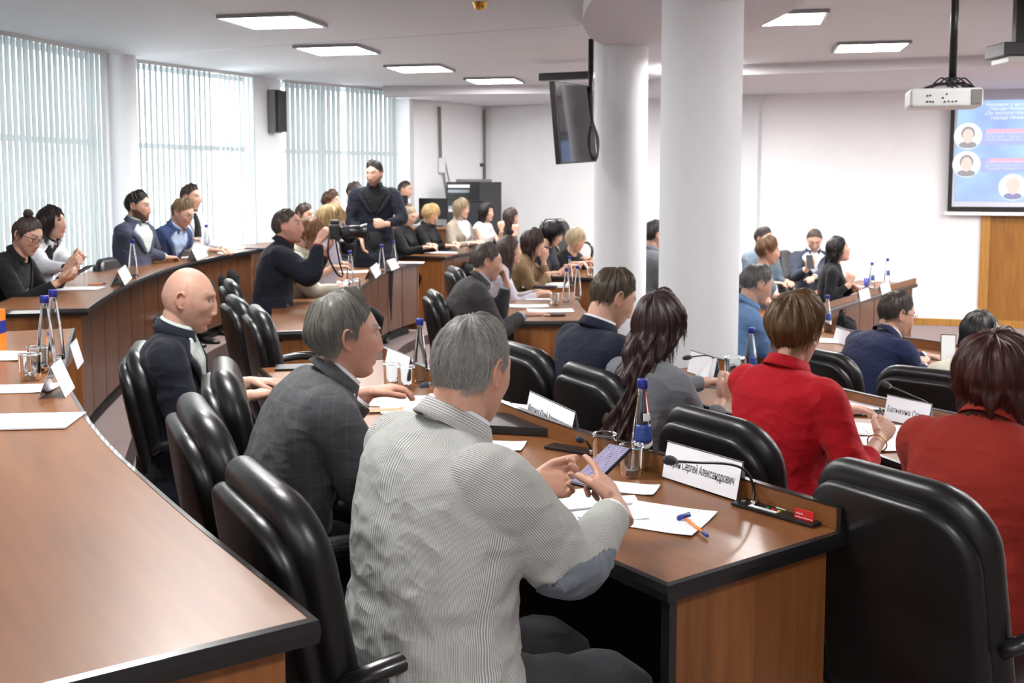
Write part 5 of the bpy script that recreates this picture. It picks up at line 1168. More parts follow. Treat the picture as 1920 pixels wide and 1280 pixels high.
person('woman with curly reddish-brown hair in a brick-red jacket at the right edge', (1868, 712), 2.95, 46, floor=-.1, sex='f', hyaw=52, hpitch=8, hair='curly', hcol=lin(82, 40, 32), top=M['c_brick'], hi=2, bulk=1.12, desk=.65, pants=M['c_darkred'], neck=.11)
person('grey-haired man in a light blue uniform shirt beside the thick column', (1420, 534), 6.7, 5, floor=ZF, hyaw=12, hpitch=22, hair='short', hcol=lin(104, 102, 100), top=M['c_blueshirt'], topkind='shirt', desk=.5, pants=M['c_navy'],
       hands={'R': dict(w=W3(1455, 600, 6.75), d=(.1, .1, 1), n=(-.6, .5, 0), curl='grip'), 'L': dict(w=W3(1470, 640, 6.9))})
person('man in a navy suit with thin-rimmed glasses, looking down', (1682, 590), 5.9, 20, floor=ZF, hyaw=8, hpitch=18, hair='short', hcol=lin(70, 62, 56), top=M['c_navy2'], shirt=M['c_white'], glasses=True, hi=1.5, desk=.5, bulk=1.1,
       hands={'R': dict(w=W3(1728, 678, 5.95)), 'L': dict(w=W3(1742, 668, 6.2), d=(.9, -.4, 0))})
person('woman with straight black hair in a cream top, holding a phone', (1836, 630), 5.15, 50, floor=ZF, sex='f', hyaw=62, hpitch=10, hair='long', hcol=lin(20, 17, 18), hmod=dict(back=.15, h=(0, 0, .16, .18, .18)), top=M['c_cream'], topkind='dress', hi=1.5, desk=.5,
       hands={'L': dict(w=W3(1782, 690, 5.4), d=(-.1, .2, 1), n=(.3, .8, 0), curl='hold'), 'R': dict(w=W3(1880, 700, 5.4))})
# first ring, by the windows
person('woman with a hair bun, thick glasses and a black jacket, reading her phone', (52, 442), 6.5, 0, floor=.17, sex='f', hyaw=-18, hpitch=24, hair='bun', hcol=lin(62, 46, 40), hmod=dict(bun=(-.05, .135)), top=M['c_black'], glasses='thick', desk=.92, hi=1.5,
       hands={'R': dict(w=tuple(at(112, 528, 1.0)), d=(.9, .1, .3), n=(0, .3, .9), curl='hold'), 'L': dict(w=tuple(at(124, 514, 1.02)), d=(.9, -.1, .3), n=(0, -.6, .7), curl='hold')})
person('dark-haired woman in a white jacket over black, chin raised, by the blind', (98, 418), 7.5, -6, floor=.17, sex='f', hyaw=-8, hpitch=-4, hair='long', hcol=lin(36, 26, 24), hmod=dict(h=(0, 0, .10, .2, .2)), top=M['c_white'], shirt=M['c_black'], desk=.92, hi=1.5,
       hands={'R': dict(w=tuple(at(152, 512, 1.0)), d=(.8, 0, .6), n=(-.2, .8, 0), curl='grip'), 'L': dict(w=tuple(at(160, 503, 1.02)), d=(.7, -.1, .7), n=(0, -.8, 0), curl='grip')})
person('bearded dark-haired man in a grey-blue blazer, hands on the desk', (261, 388), 8.7, -8, floor=.17, hyaw=-10, hpitch=5, hair='quiff', hcol=lin(30, 24, 22), beard=.92, top=M['c_blazer'], shirt=M['c_lgreen'], desk=.92, hi=1.5, bulk=1.08,
       hands={'R': dict(w=tuple(at(312, 482, .965))), 'L': dict(w=tuple(at(318, 474, .965)))})
person('fair-haired man in a blue blazer and glasses, bending over the desk', (343, 400), 9.3, -16, floor=.17, hyaw=-18, hpitch=28, hair='quiff', hcol=lin(126, 104, 78), top=M['c_bblue'], shirt=M['c_lblue'], glasses=True, desk=.92, hi=1.5,
       hands={'R': dict(w=tuple(at(366, 466, .97))), 'L': dict(w=tuple(at(374, 459, .97)))})
person('man in a white shirt and black tie beside the fair-haired man in blue', (359, 371), 10.1, -18, floor=.17, hyaw=-20, hpitch=5, hair='short', hcol=lin(60, 44, 38), top=M['c_white'], topkind='shirt', shirt=M['c_white'], tie=M['c_black'], desk=.92, hi=1.5)
# second ring, far section
PH = person('photographer in a navy suit aiming a camera with a long lens', (540, 425), 7.35, 14, floor=0, hyaw=2, hpitch=-4, hair='crop', hcol=lin(74, 58, 48), beard=.25, top=M['c_dnavy'], shirt=M['c_darkred'], desk=.75, bulk=1.18, hi=1.5, seatz=.56, skin=(.70, .38, .30, 1),
       hands={'R': dict(w=W3(598, 452, 7.15), d=(.5, .1, .8), n=(.5, .7, -.3), curl='grip', pole=(-.2, -.4, -1)), 'L': dict(w=W3(612, 470, 7.5), d=(.6, -.2, .8), n=(.3, -.3, .9), curl='hold', pole=(.1, .2, -1))})
person('woman with curly blond hair and patterned blouse behind the long lens', (620, 415), 8.5, -18, floor=0, sex='f', hyaw=-10, hpitch=14, hair='curly', hcol=lin(196, 170, 122), top=M['c_flower'], topkind='dress', sleeve='short',
       hands={'R': dict(w=W3(628, 500, 8.35)), 'L': dict(w=W3(640, 492, 8.6))})
person('woman with auburn hair and cream jacket, half hidden behind the photographer', (580, 440), 8.0, 8, floor=0, sex='f', hyaw=6, hpitch=26, hair='bob', hcol=lin(140, 98, 66), top=M['c_cream'])
person('young woman with dark hair tied back and black top, under the blind', (571, 403), 10.6, -18, floor=.17, sex='f', hyaw=-20, hpitch=12, hair='pony', hcol=lin(66, 48, 42), top=M['c_black'], topkind='dress', desk=.92)
person('woman with short brown hair looking up, behind the curly blond woman', (623, 379), 11.5, -25, floor=.17, sex='f', hyaw=-22, hpitch=-2, hair='pixie', hcol=lin(88, 58, 44), top=M['c_black'], topkind='dress', desk=1.0,
       hands={'R': dict(w=W3(640, 412, 11.2), d=(.2, 0, 1), n=(0, 1, 0), curl='grip')})
person('man in a white shirt mostly hidden behind the standing man', (666, 362), 12.3, -30, floor=.17, hyaw=-30, hpitch=8, hair='short', hcol=lin(66, 48, 42), top=M['c_white'], topkind='shirt', desk=1.0, seatz=.75)
ST = person('bearded man in a dark navy blazer standing in the aisle', (701, 326), 10.6, -84, floor=0, hyaw=-108, hpitch=10, hair='quiff', hcol=lin(34, 28, 26), beard=.75, top=M['c_dnavy'], shirt=M['c_black'], pants=M['c_black'], stand=True, hi=1.5,
       hands={'R': dict(w=W3(678, 448, 10.45), d=(.1, -.1, -1), n=(1, 0, 0), curl='relaxed', pole=(-1, .6, 0)), 'L': dict(w=W3(722, 420, 10.4), d=(-1, -.2, 0), n=(0, 1, -.1), curl='grip', pole=(1, .5, -.6))})
person('operator in a pale shirt sitting behind the small monitor', (760, 356), 14.5, -20, floor=.17, hyaw=-15, hpitch=12, hair='crop', hcol=lin(76, 58, 48), top=M['c_lgreen'], topkind='shirt', desk=1.1, seatz=.85)
person('blond woman with a bun and black jacket, writing', (766, 405), 12.35, -20, floor=0, sex='f', hyaw=-24, hpitch=22, hair='bun', hcol=lin(152, 132, 106), hmod=dict(bun=(-.04, .13)), top=M['c_black'], hi=1.5, knee=.2, hands={'R': dict(w=W3(800, 463, 12.1)), 'L': dict(w=W3(806, 458, 12.4))})
person('woman with short golden blond hair in a black jacket, looking down', (808, 402), 12.7, -24, floor=0, sex='f', hyaw=-26, hpitch=16, hair='bob', hcol=lin(190, 158, 108), top=M['c_black'], hi=1.5, hands={'R': dict(w=W3(842, 460, 12.4)), 'L': dict(w=W3(850, 455, 12.7))})
person('woman with wavy ash-blond hair in a beige shirt', (866, 392), 12.9, -35, floor=0, sex='f', hyaw=-34, hpitch=2, hair='wavy', hcol=lin(146, 128, 102), top=M['c_beige'], topkind='shirt', shirt=M['c_white'], hi=1.5, hands={'R': dict(w=W3(885, 455, 12.6)), 'L': dict(w=W3(898, 452, 12.9))})
person('young woman with long black hair in a sleeveless white top', (912, 398), 13.3, -30, floor=0, sex='f', hyaw=-30, hpitch=0, hair='long', hcol=lin(26, 20, 20), hmod=dict(h=(0, .0, .16, .32, .34)), top=M['c_white'], topkind='dress', sleeve='none', hi=1.5, hands={'L': dict(w=W3(940, 430, 13.2), d=(-.2, 0, 1), n=(0, 1, 0), curl='grip')})
person('woman with straight brown hair in black, hand raised to her chin', (958, 408), 13.6, -20, floor=0, sex='f', hyaw=-12, hpitch=4, hair='long', hcol=lin(64, 46, 42), top=M['c_black'], topkind='dress', sleeve='short', hi=1.5, hands={'R': dict(w=W3(968, 436, 13.3), d=(.0, 0, 1), n=(0, 1, 0), curl='grip')})
# third ring
person('man in a grey suit rubbing his face, elbow on the desk', (914, 492), 7.05, 10, floor=-.1, hyaw=12, hpitch=12, hair='short', hcol=lin(92, 84, 78), top=M['c_dgrey'], shirt=M['c_lblue'], desk=.65, hi=1.5, bulk=1.08,
       hands={'R': dict(w=W3(985, 588, 7.0), d=(1, .1, 0), n=(0, 0, -1), curl='flat'), 'L': dict(w=W3(950, 530, 7.2), d=(-.25, .1, 1), n=(-.9, -.1, 0), curl='grip', pole=(.6, 0, -1))})
person('woman with very long brown hair, just behind the man rubbing his face', (955, 470), 8.7, 0, floor=-.1, sex='f', hyaw=2, hpitch=-4, hair='long', hcol=lin(84, 66, 58), top=M['c_flower'], topkind='dress', desk=.65)
person('woman with brown hair in a tan jacket, fingers at her lips', (1000, 456), 9.6, -12, floor=-.1, sex='f', hyaw=-12, hpitch=8, hair='wavy', hcol=lin(64, 44, 36), top=M['c_tan'], desk=.70, hi=1.5,
       hands={'L': dict(w=W3(1019, 488, 9.7), d=(-.1, 0, 1), n=(0, 1, 0), curl='hold'), 'R': dict(w=W3(1030, 512, 9.6))})
person('woman with short black hair in a dark navy dress', (1037, 439), 10.35, -18, floor=-.1, sex='f', hyaw=-15, hpitch=20, hair='bob', hcol=lin(22, 18, 20), top=M['c_dnavy'], topkind='dress', sleeve='mid', desk=.70, hi=1.5, hands={'R': dict(w=W3(1066, 498, 10.2)), 'L': dict(w=W3(1080, 493, 10.5))})
person('woman with short pale blond hair in a black top by the thin column', (1080, 451), 10.8, -42, floor=-.1, sex='f', hyaw=-44, hpitch=16, hair='bob', hcol=lin(210, 192, 160), top=M['c_black'], topkind='dress', sleeve='mid', desk=.70, hi=1.5, hands={'R': dict(w=W3(1092, 492, 10.6)), 'L': dict(w=W3(1104, 484, 10.8))})
person('dark-haired person in a grey jacket glimpsed between the two columns', (1229, 441), 9.3, 10, floor=-.1, hyaw=20, hpitch=5, hair='short', hcol=lin(44, 38, 36), top=M['c_greyj'], desk=.65)
# far side
person('person with dark hair sitting behind the short-haired woman in blue-grey', (1433, 448), 11.4, -60, floor=ZF, hyaw=-50, hpitch=10, hair='short', hcol=lin(56, 42, 38), top=M['c_bluegrey'], topkind='dress', desk=.5)
person('woman with short auburn hair in a blue-grey dress at the far desk', (1441, 471), 9.3, -12, floor=ZF, sex='f', hyaw=-8, hpitch=6, hair='pixie', hcol=lin(122, 88, 60), top=M['c_bluegrey'], topkind='dress', sleeve='short', desk=.5, hi=1.5, hands={'R': dict(w=W3(1485, 556, 9.15), d=(1, -.1, 0)), 'L': dict(w=W3(1498, 550, 9.4), d=(1, -.2, 0))})
person('man in a dark blue suit and open white shirt looking at his phone', (1527, 450), 11.6, -96, floor=ZF, hyaw=-102, hpitch=34, hair='crop', hcol=lin(94, 78, 66), top=M['c_suit2'], shirt=M['c_white'], desk=.62, hi=1.5,
       hands={'R': dict(w=W3(1514, 503, 11.3), d=(.4, -.4, .8), n=(.3, .6, .5), curl='hold'), 'L': dict(w=W3(1520, 527, 11.2), d=(-.4, -.7, 0), n=(0, 0, -1))})
person('woman with very long black hair and black blouse, looking up', (1572, 468), 9.7, -16, floor=ZF, sex='f', hyaw=-14, hpitch=-12, hair='long', hcol=lin(24, 19, 20), hmod=dict(h=(0, 0, .3, .46, .5), back=.25), top=M['c_black'], topkind='dress', desk=.5, knee=.15, hi=1.5, hands={'R': dict(w=W3(1592, 532, 9.5), d=(.3, 0, .8), n=(0, .8, 0), curl='grip'), 'L': dict(w=W3(1606, 538, 9.7), d=(-.5, -.2, .3), curl='grip')})
# only a hand of this one reaches into the picture
person('person at the left edge whose hand rests on the near desk', (-2.30, 3.62, 1.39), 0, 2, floor=.17, hyaw=0, hpitch=10, hair='short', hcol=lin(60, 46, 40), top=M['c_navy'], desk=.92, shirt=M['c_white'], hands={'R': dict(w=W3(-32, 712, 3.66), d=(1, .05, -.12), n=(0, .1, -1), curl='relaxed')})

A_ = P6['arms'][1]; W_6 = A_['W']; d6 = A_['d']; ax_ = nrm(W_6 - A_['E']); u_ = nrm(np.cross(ax_, V(0, 0, 1))); v_ = np.cross(ax_, u_); th_ = np.linspace(0, 2 * PI, 30)
c6 = W_6 - ax_ * .03; MB().tube([c6 + (math.cos(t) * u_ * 1.05 + math.sin(t) * v_) * .031 for t in th_], .0022, 6).build('bracelet', M['gold'], P6['o'], smooth=True)
q_ = P6['T'](np.array([[.079, -.012, -.032]]))[0]
MB().lathe([(.001, -.008), (.006, -.005), (.008, 0), (.006, .005), (.001, .008)], tuple(q_), 14).build('earring', M['pearl'], P6['o'], smooth=True)
t6 = W_6 + d6 * .10 + nrm(A_['n']) * .03; MB().tube([t6 - V(.0, .0, .05) + d6 * .03, t6 + V(-.015, -.01, .07) - d6 * .02], .004, 8).build('pen', M['steel'], P6['o'], smooth=True)
# ------------------------------------------------------------------ things on the desks
def bottle_proto(lab):
    r = empty('water_bottle')
    prof = [(.002, .0), (.030, .001), (.034, .006), (.034, .03), (.0325, .06), (.029, .11), (.0225, .16), (.0165, .20), (.0135, .225), (.0135, .25), (.0145, .251), (.0145, .255), (.012, .256)]
    inn = [(.010, .256), (.0115, .225), (.0145, .20), (.0205, .16), (.027, .11), (.0305, .06), (.032, .03), (.031, .010), (.002, .008)]
    MB().lathe(prof + inn, n=28).build('glass_body', M['glass'], r, local=True, smooth=True)
    MB().lathe([(.0135, .244), (.0155, .245), (.0155, .268), (.0145, .271), (.001, .2715)], n=24, rfun=lambda t, z: 1 + .02 * math.cos(18 * t)).build('cap', M['blue'], r, local=True, smooth=True)
    if lab:
        th = np.linspace(-1.9, 1.2, 22)
        for nm, m_, zs in (('label', M['bluelabel'], (.088, .14)), ('label_band', M['white'], (.076, .088)), ('neck_label', M['white'], (.150, .172))):
            rows = []
            for z in np.linspace(zs[0], zs[1], 6):
                rr = np.interp(z, [.06, .11, .16, .20], [.0325, .029, .0225, .0165]) + .0006; tq_ = th if nm != 'neck_label' else th * .5
                rows.append([[rr * math.cos(t - 1.2), rr * math.sin(t - 1.2), z + (.006 * math.sin(2 * t) if nm == 'label_band' else 0)] for t in tq_])
            MB().grid(rows).build(nm, m_, r, local=True, smooth=True, solid=.0003)
    return r
def glass_proto():
    r = empty('drinking_glass'); f = lambda t, z: 1 + (.03 * math.cos(10 * t) if z < .03 else 0)
    MB().lathe([(.001, 0), (.030, .001), (.033, .006), (.0345, .03), (.036, .085), (.0372, .092), (.0350, .092), (.034, .084), (.0322, .034), (.027, .020), (.001, .017)], n=30, rfun=f).build('glass_body', M['glass'], r, local=True, smooth=True)
    return r
_proto = {}
def put(kind, px, py, z, label, group=None, rz=0, s=1.0, off=(0, 0)):
    fn = {'bottle': lambda: bottle_proto(False), 'bottle_l': lambda: bottle_proto(True), 'glass': glass_proto}[kind]; p = at(px, py, z + .0015); p = p + V(off[0], off[1], 0)
    if kind not in _proto: o = fn(); _proto[kind] = o; o.location = tuple(p); o.rotation_euler = (0, 0, rz); tag(o, label, 'bottle' if kind != 'glass' else 'glass', group)
    else: o = dup(_proto[kind], tuple(p), rz, label, group)
    o.scale = (s, s, s); return o
GB, GG = 'water bottles on the desks', 'drinking glasses on the desks'
put('bottle_l', 1203, 880, .75, 'clear glass water bottle with blue cap and blue label beside the two near glasses', GB, .6)
for px, py, z, lab in ((788, 716, .75, 'clear water bottle with blue cap between the two foreground men'), (88, 694, .92, 'clear water bottle with blue cap on the lower left desk, left of the pair'), (104, 676, .92, 'clear water bottle standing just behind another on the lower left desk'),
                       (250, 521, .92, 'clear water bottle beside the white card, behind the bald man\'s head'), (388, 474, .92, 'small-looking bottle on the window desk beside the fair-haired man'),
                       (657, 530, .75, 'clear bottle on the photographer\'s desk, nearest his hands'), (716, 513, .75, 'clear bottle between the two blank white cards'), (738, 502, .75, 'clear bottle at the far end of the photographer\'s desk'),
                       (872, 470, .75, 'clear bottle before the wavy-haired woman in beige'), (904, 466, .75, 'clear bottle before the woman in sleeveless white'),
                       (1062, 566, .65, 'clear bottle with blue cap nearest the navy-suited man\'s head'), (1068, 535, .65, 'clear bottle at the far side of the heaped papers'), (1083, 560, .65, 'clear bottle right of another on the heaped paper desk')):
    put('bottle', px, py, z, lab, GB)
put('bottle_l', 1407, 722, .65, 'labelled water bottle before the man in light blue shirt', GB, 1.0)
put('bottle_l', 1550, 622, .50, 'labelled water bottle above the red-jacket woman\'s hair', GB, .9)
put('bottle_l', 1634, 541, .50, 'labelled water bottle at the far desk, left of the two', GB, .9)
put('bottle_l', 1663, 531, .50, 'labelled water bottle at the far desk, right of the two', GB, .9)
for px, py, z, lab in ((1133, 868, .75, 'clear tumbler behind the smartphone, left of the labelled bottle'), (1185, 892, .75, 'clear thick-based tumbler right before the labelled bottle'), (735, 722, .75, 'clear tumbler in front of the tilted name card between the foreground men'),
                       (762, 728, .75, 'clear tumbler beside the bottle between the foreground men'), (57, 712, .92, 'clear tumbler on the lower left desk, nearest the paper'), (72, 697, .92, 'clear tumbler on the lower left desk, touching the bottle'),
                       (402, 472, .92, 'small tumbler right of the bottle on the window desk'), (648, 548, .75, 'clear tumbler on the photographer\'s desk, left of the pair'), (668, 545, .75, 'clear tumbler on the photographer\'s desk, right of the pair'),
                       (1040, 572, .65, 'clear tumbler on the desk of the man rubbing his face'), (1106, 519, .70, 'clear tumbler at the edge of the thin column')):
    put('glass', px, py, z, lab, GG)
put('glass', 1376, 736, .65, 'tumbler held by the woman with long auburn hair', GG, s=1.25, off=(0, 0)).location.z += .05

def sheet(px, py, z, w, h, ang, label, mat_='print', th=.0012, name='paper_sheet', cat='paper', group=None, dz=0):
    p = at(px, py, z); a = math.radians(ang); X = V(math.cos(a), math.sin(a), 0); Y = V(-math.sin(a), math.cos(a), 0); z0 = z + .002 + dz
    nx = 7; top, uv = [], []
    for i in range(nx):
        for j in range(nx):
            u, v = (i / (nx - 1) - .5) * w, (j / (nx - 1) - .5) * h; q = p + X * u + Y * v; k = .0035 * (abs(u) / (w / 2)) ** 4 * (abs(v) / (h / 2)) ** 2 if th < .004 else 0
            top.append([q[0], q[1], z0 + th + k]); uv.append([u + .5, v + .5])
    T_ = np.array(top).reshape(nx, nx, 3); B_ = T_ - V(0, 0, th); U_ = np.array(uv).reshape(nx, nx, 2)
    mb = MB(); mb.grid(T_, uv=U_, mi=0); mb.f = [q[::-1] for q in mb.f]; n0 = len(mb.f); mb.grid(B_, uv=U_, mi=0)
    per = [(i, 0) for i in range(nx)] + [(nx - 1, j) for j in range(1, nx)] + [(i, nx - 1) for i in range(nx - 2, -1, -1)] + [(0, j) for j in range(nx - 2, 0, -1)]
    mb.grid([[T_[i, j] for i, j in per], [B_[i, j] for i, j in per]], cv=True, mi=1)
    o = mb.build(name, [M[mat_] if isinstance(mat_, str) else mat_, M['paper'] if mat_ in ('print', 'paper', 'orangepaper') else M[mat_]], origin=(p[0], p[1], z0)); tag(o, label, cat, group); return o
sheet(1215, 968, .75, .30, .21, -28, 'printed white sheet under the orange pen on the near desk')
sheet(1100, 955, .75, .29, .20, 4, 'printed white sheet lying under the striped sleeve')
sheet(1085, 940, .75, .24, .16, 20, 'folded white booklet beneath the hands with the smartphone', 'paper', .005, name='booklet', dz=.002)
sheet(1178, 916, .75, .16, .10, -20, 'small white sheet beside the thick tumbler', 'paper')
sheet(722, 752, .75, .30, .21, -8, 'white printed sheets before the man in checked grey suit'); sheet(765, 762, .75, .21, .28, 8, 'white printed sheet half under the first before the checked suit', dz=.0016)
sheet(716, 772, .75, .16, .05, 10, 'orange-printed leaflet by the man in checked grey suit', 'orangepaper', dz=.004, name='leaflet')
sheet(968, 768, .75, .24, .17, -30, 'white sheet beside the black folder behind the name card'); sheet(925, 836, .75, .20, .12, -10, 'corner of a white sheet showing below the black folder', 'paper')
sheet(968, 803, .75, .30, .20, -14, 'thick black leather folder beside the striped jacket', 'black', .028, 'folder', 'folder')
sheet(562, 690, .75, .22, .13, 10, 'dark tablet at the far corner of the near desk', 'black', .008, 'tablet', 'tablet')
# left desks
sheet(40, 792, .92, .30, .20, 6, 'printed sheets nearest the camera on the lower left desk', th=.004); sheet(22, 730, .92, .28, .15, 8, 'printed sheet under the hand at the left edge'); sheet(-6, 668, .92, .30, .21, -5, 'printed sheets beyond the hand on the lower left desk', th=.003)
q = at(-24, 668, .92); o = MB().box(q + V(0, .05, .085), (.012, .20, .17)).build('booklet', [M['orange']], origin=tuple(q)); MB().box(q + V(.0065, .05, .10), (.002, .20, .05)).build('blue_band', M['blue'], o); tag(o, 'orange and blue booklet standing at the left edge', 'booklet')
sheet(150, 542, .92, .26, .18, 2, 'white notepad before the woman with thick glasses', 'paper', .006, 'notepad', 'notepad'); sheet(330, 483, .92, .24, .16, 0, 'white paper under the bearded man\'s hands', 'paper')
sheet(430, 466, .92, .3, .22, 10, 'open white papers at the far end of the window desk', 'paper', .004)
def pen(a, b, z, lab, cap=True, m1='orange', m2='blue'):
    A, B = at(a[0], a[1], z + .006), at(b[0], b[1], z + .006); d = nrm(B - A); L_ = .145; B = A + d * L_; r = empty('pen', tuple(A)); tag(r, lab, 'pen')
    MB().tube([A + d * .012, B - d * .028], .0042, 6).build('barrel', M[m1], r, smooth=True); MB().tube([A - d * .004, A + d * .004, A + d * .012], [.0008, .0022, .004], 8).build('tip', M[m2], r, smooth=True)
    MB().tube([B - d * .030, B - d * .022, B - d * .006, B], [.0046, .0046, .0042, .0025], 8).build('end_cap', M[m2], r, smooth=True)
pen((1283, 970), (1328, 1005), .752, 'orange pen with blue end lying on the near desk'); pen((165, 534), (205, 530), .92, 'orange and blue pen before the woman with thick glasses')
pen((600, 545), (640, 545), .75, 'pen on the white sheet at the photographer\'s desk')
A = at(1270, 972, .758); r = empty('stopper', tuple(A)); tag(r, 'loose blue pen cap beside the orange pen', 'cap'); B = at(1294, 965, .764)
MB().tube([A, B], [.0052, .0048], 12).build('cap_body', M['blue'], r, smooth=True); MB().tube([A + V(0, 0, .007), B + V(0, 0, .007)], .0012, 6).build('clip', M['blue'], r)
# name plates: a white card in a clear tent holder
def plate_card(bl, br, z, text, lab, h=.10, dep=.046, size=None, blank=False, back=1):
    """bl, br: pixels of the front bottom corners; the face leans back"""
    a, b = at(*bl, z + .002), at(*br, z + .002); X = nrm(b - a); L_ = np.linalg.norm(b - a); n = V(X[1], -X[0], 0)        # n points to the reader
    a, b = a + n * .008, b + n * .008
    apx = (a + b) / 2 - n * dep / 2 + V(0, 0, h); r = empty('name_plate', tuple((a + b) / 2 - n * dep / 2)); r.location.z = z + .002; tag(r, lab, 'name plate')
    ta, tb = a - n * dep / 2 + V(0, 0, h), b - n * dep / 2 + V(0, 0, h); ba, bb = a - n * dep, b - n * dep; Yl = nrm(ta - a); Nf = nrm(np.cross(X, Yl))
    def slab(p0, p1, p2, p3, o1, o2, m_, nm, par=r):
        N_ = nrm(np.cross(p1 - p0, p3 - p0)); v = [p0 + N_ * o1, p1 + N_ * o1, p2 + N_ * o1, p3 + N_ * o1, p0 + N_ * o2, p1 + N_ * o2, p2 + N_ * o2, p3 + N_ * o2]
        return MB().add(v, [(0, 1, 2, 3)[::-1], (4, 5, 6, 7), (0, 1, 5, 4), (1, 2, 6, 5), (2, 3, 7, 6), (3, 0, 4, 7)]).build(nm, m_, par)
    slab(a, b, tb, ta, -.002, -.0005, M['clear'], 'holder_front'); slab(bb, ba, ta, tb, -.002, -.0005, M['clear'], 'holder_back')
    i = .004; c = slab(a + X * i + Yl * i, b - X * i + Yl * i, tb - X * i - Yl * i, ta + X * i - Yl * i, .0, .0009, M['paper'], 'card')
    slab(bb - X * i, ba + X * i, ta + X * i, tb - X * i, .0, .0009, M['paper'], 'card')
    e_ = MB().tube([ta - Yl * .001, tb - Yl * .001], .0016, 6).build('top_edge', M['grey'], r)
    if text:
        s = size or .03; textmesh(text, s, a + X * (L_ * .5) + Yl * (h * .38) + Nf * .0016, X, Yl, M['ink'], 'lettering', c, 'CENTER', .0002, sx=min(1.0, L_ * .80 / (len(text) * s * .52)))
    return r
plate_card((1243, 894), (1386, 940), .75, 'Горин Сергей Александрович', 'white name plate behind the nearest gooseneck microphone', h=.105, size=.034)
plate_card((986, 787), (1072, 833), .75, 'Мурунов Юрий Александрович', 'white name plate just beyond the black folder', h=.105, size=.034)
plate_card((722, 692), (765, 712), .75, '', 'name plate turned to the light beside the bottle between the foreground men', h=.10)
plate_card((1657, 786), (1742, 806), .65, 'Балыкина Ольга', 'white name plate between the two women in red', h=.10, size=.032)
plate_card((1290, 697), (1340, 714), .65, '', 'white name plate with a microphone, left of the uniform shirt man', h=.11)
plate_card((97, 728), (76, 748), .92, '', 'name plate seen end-on near the hand on the lower left desk', h=.10, dep=.08)
plate_card((137, 678), (124, 694), .92, '', 'thin name plate at the edge of the lower left desk', h=.09)
plate_card((232, 536), (246, 522), .92, '', 'white name card before the bottle on the window desk', h=.10, dep=.09); plate_card((368, 489), (389, 480), .92, '', 'white name card before the fair-haired man', h=.10, dep=.09)
plate_card((703, 523), (715, 512), .75, '', 'blank white card nearest on the photographer\'s desk', h=.10, dep=.1); plate_card((733, 508), (748, 502), .75, '', 'blank white card at the far end of the photographer\'s desk', h=.10, dep=.1)
plate_card((1563, 640), (1590, 649), .50, '', 'name plate before the man in navy suit with glasses', h=.10)
for i, (bl, br, lab) in enumerate((((1612, 566), (1631, 559), 'left name card on the far desk ledge'), ((1652, 553), (1669, 546), 'right name card on the far desk ledge'))):
    plate_card(bl, br, .56, '', lab, h=.10)
# gooseneck microphones with their control strips
def mic(base, ang, root_px, path, head, z, lab, full=True):
    p = at(*base, z); a = math.radians(ang); Mr = Matrix.Rotation(a, 3, 'Z'); Mn = np.array(Mr); r = empty('desk_microphone', (p[0], p[1], z)); tag(r, lab, 'microphone')
    MB().box(p + V(0, 0, .0055), (.25, .062, .008), Mr).build('base_plate', M['black'], r, bevel=.0025)
    def on(u, v, h=.011): return p + Mn @ V(u, v, 0) + V(0, 0, h)
    if full:
        MB().box(on(-.03, -.018), (.085, .012, .0015), Mr).build('white_label', M['paper'], r)
        for u, m_ in ((-.028, 'green'), (-.010, 'red'), (.008, 'yellow')): MB().lathe([(.005, 0), (.005, .003), (.001, .0035)], tuple(on(u, -.003, .0095)), 12).build('button', M[m_], r)
        MB().box(on(.0, .018), (.03, .005, .001), Mr).build('mark', M['paper'], r); MB().lathe([(.006, 0), (.006, .003), (.001, .003)], tuple(on(-.105, .0, .0095)), 12).build('button', M['grey'], r)
        c = MB().box(on(.088, -.012, .022), (.055, .004, .026), Mr).build('red_card', M['red'], r, bevel=.001); X = Mn @ V(1, 0, 0)
        textmesh('бирка', .007, on(.066, -.0145, .022), X, V(0, 0, 1), M['paper'], 'lettering', c, 'LEFT', .0002); MB().box(on(.088, -.0145, .0145), (.05, .001, .001), Mr).build('card_line', M['paper'], c)
    rt = at(*root_px, z + .01); P = [rt] + [W3(*q) for q in path]; P = crom(P, 40)
    MB().lathe([(.008, 0), (.008, .012), (.006, .014)], tuple(rt - V(0, 0, .002)), 14, caps=(1, 1)).build('collar', M['chrome'], r, smooth=True)
    MB().tube(P, .0035, 8).build('gooseneck', M['black'], r, smooth=True)
    h0, h1 = P[-1], V(*W3(*head)); d = nrm(h1 - h0); MB().tube([h0 - d * .004, h0 + d * .004], .0085, 14).build('ring', M['grey'], r, smooth=True)
    MB().tube([h0, h0 + d * .006, h0 + d * .018, h0 + d * .032, h0 + d * .040, h0 + d * .043], [.006, .011, .0125, .011, .007, .002], 14).build('foam_head', M['ink'], r, smooth=True)
b_ = at(1413, 945, .75)[1]
mic((1457, 964), -49, (1413, 946), [(1413, 918, b_), (1407, 895, b_ - .01), (1390, 877, b_ - .03), (1360, 869, b_ - .07), (1310, 867, b_ - .15), (1264, 864, b_ - .22)], (1236, 860, b_ - .26), .75, 'black gooseneck microphone on its control strip at the near desk corner')
mic((1092, 848), -34, (1110, 850), [(1106, 838, 3.25), (1100, 828, 3.2), (1092, 824, 3.15)], (1080, 822, 3.1), .75, 'black microphone strip beyond the smartphone, behind the second name plate', full=False)
b_ = at(880, 748, .75)[1]
mic((905, 752), -40, (880, 748), [(880, 728, b_), (872, 715, b_), (850, 712, b_), (822, 716, b_), (806, 720, b_)], (792, 723, b_), .75, 'gooseneck microphone whose head shows between the foreground men', full=False)
b_ = at(1344, 712, .65)[1]
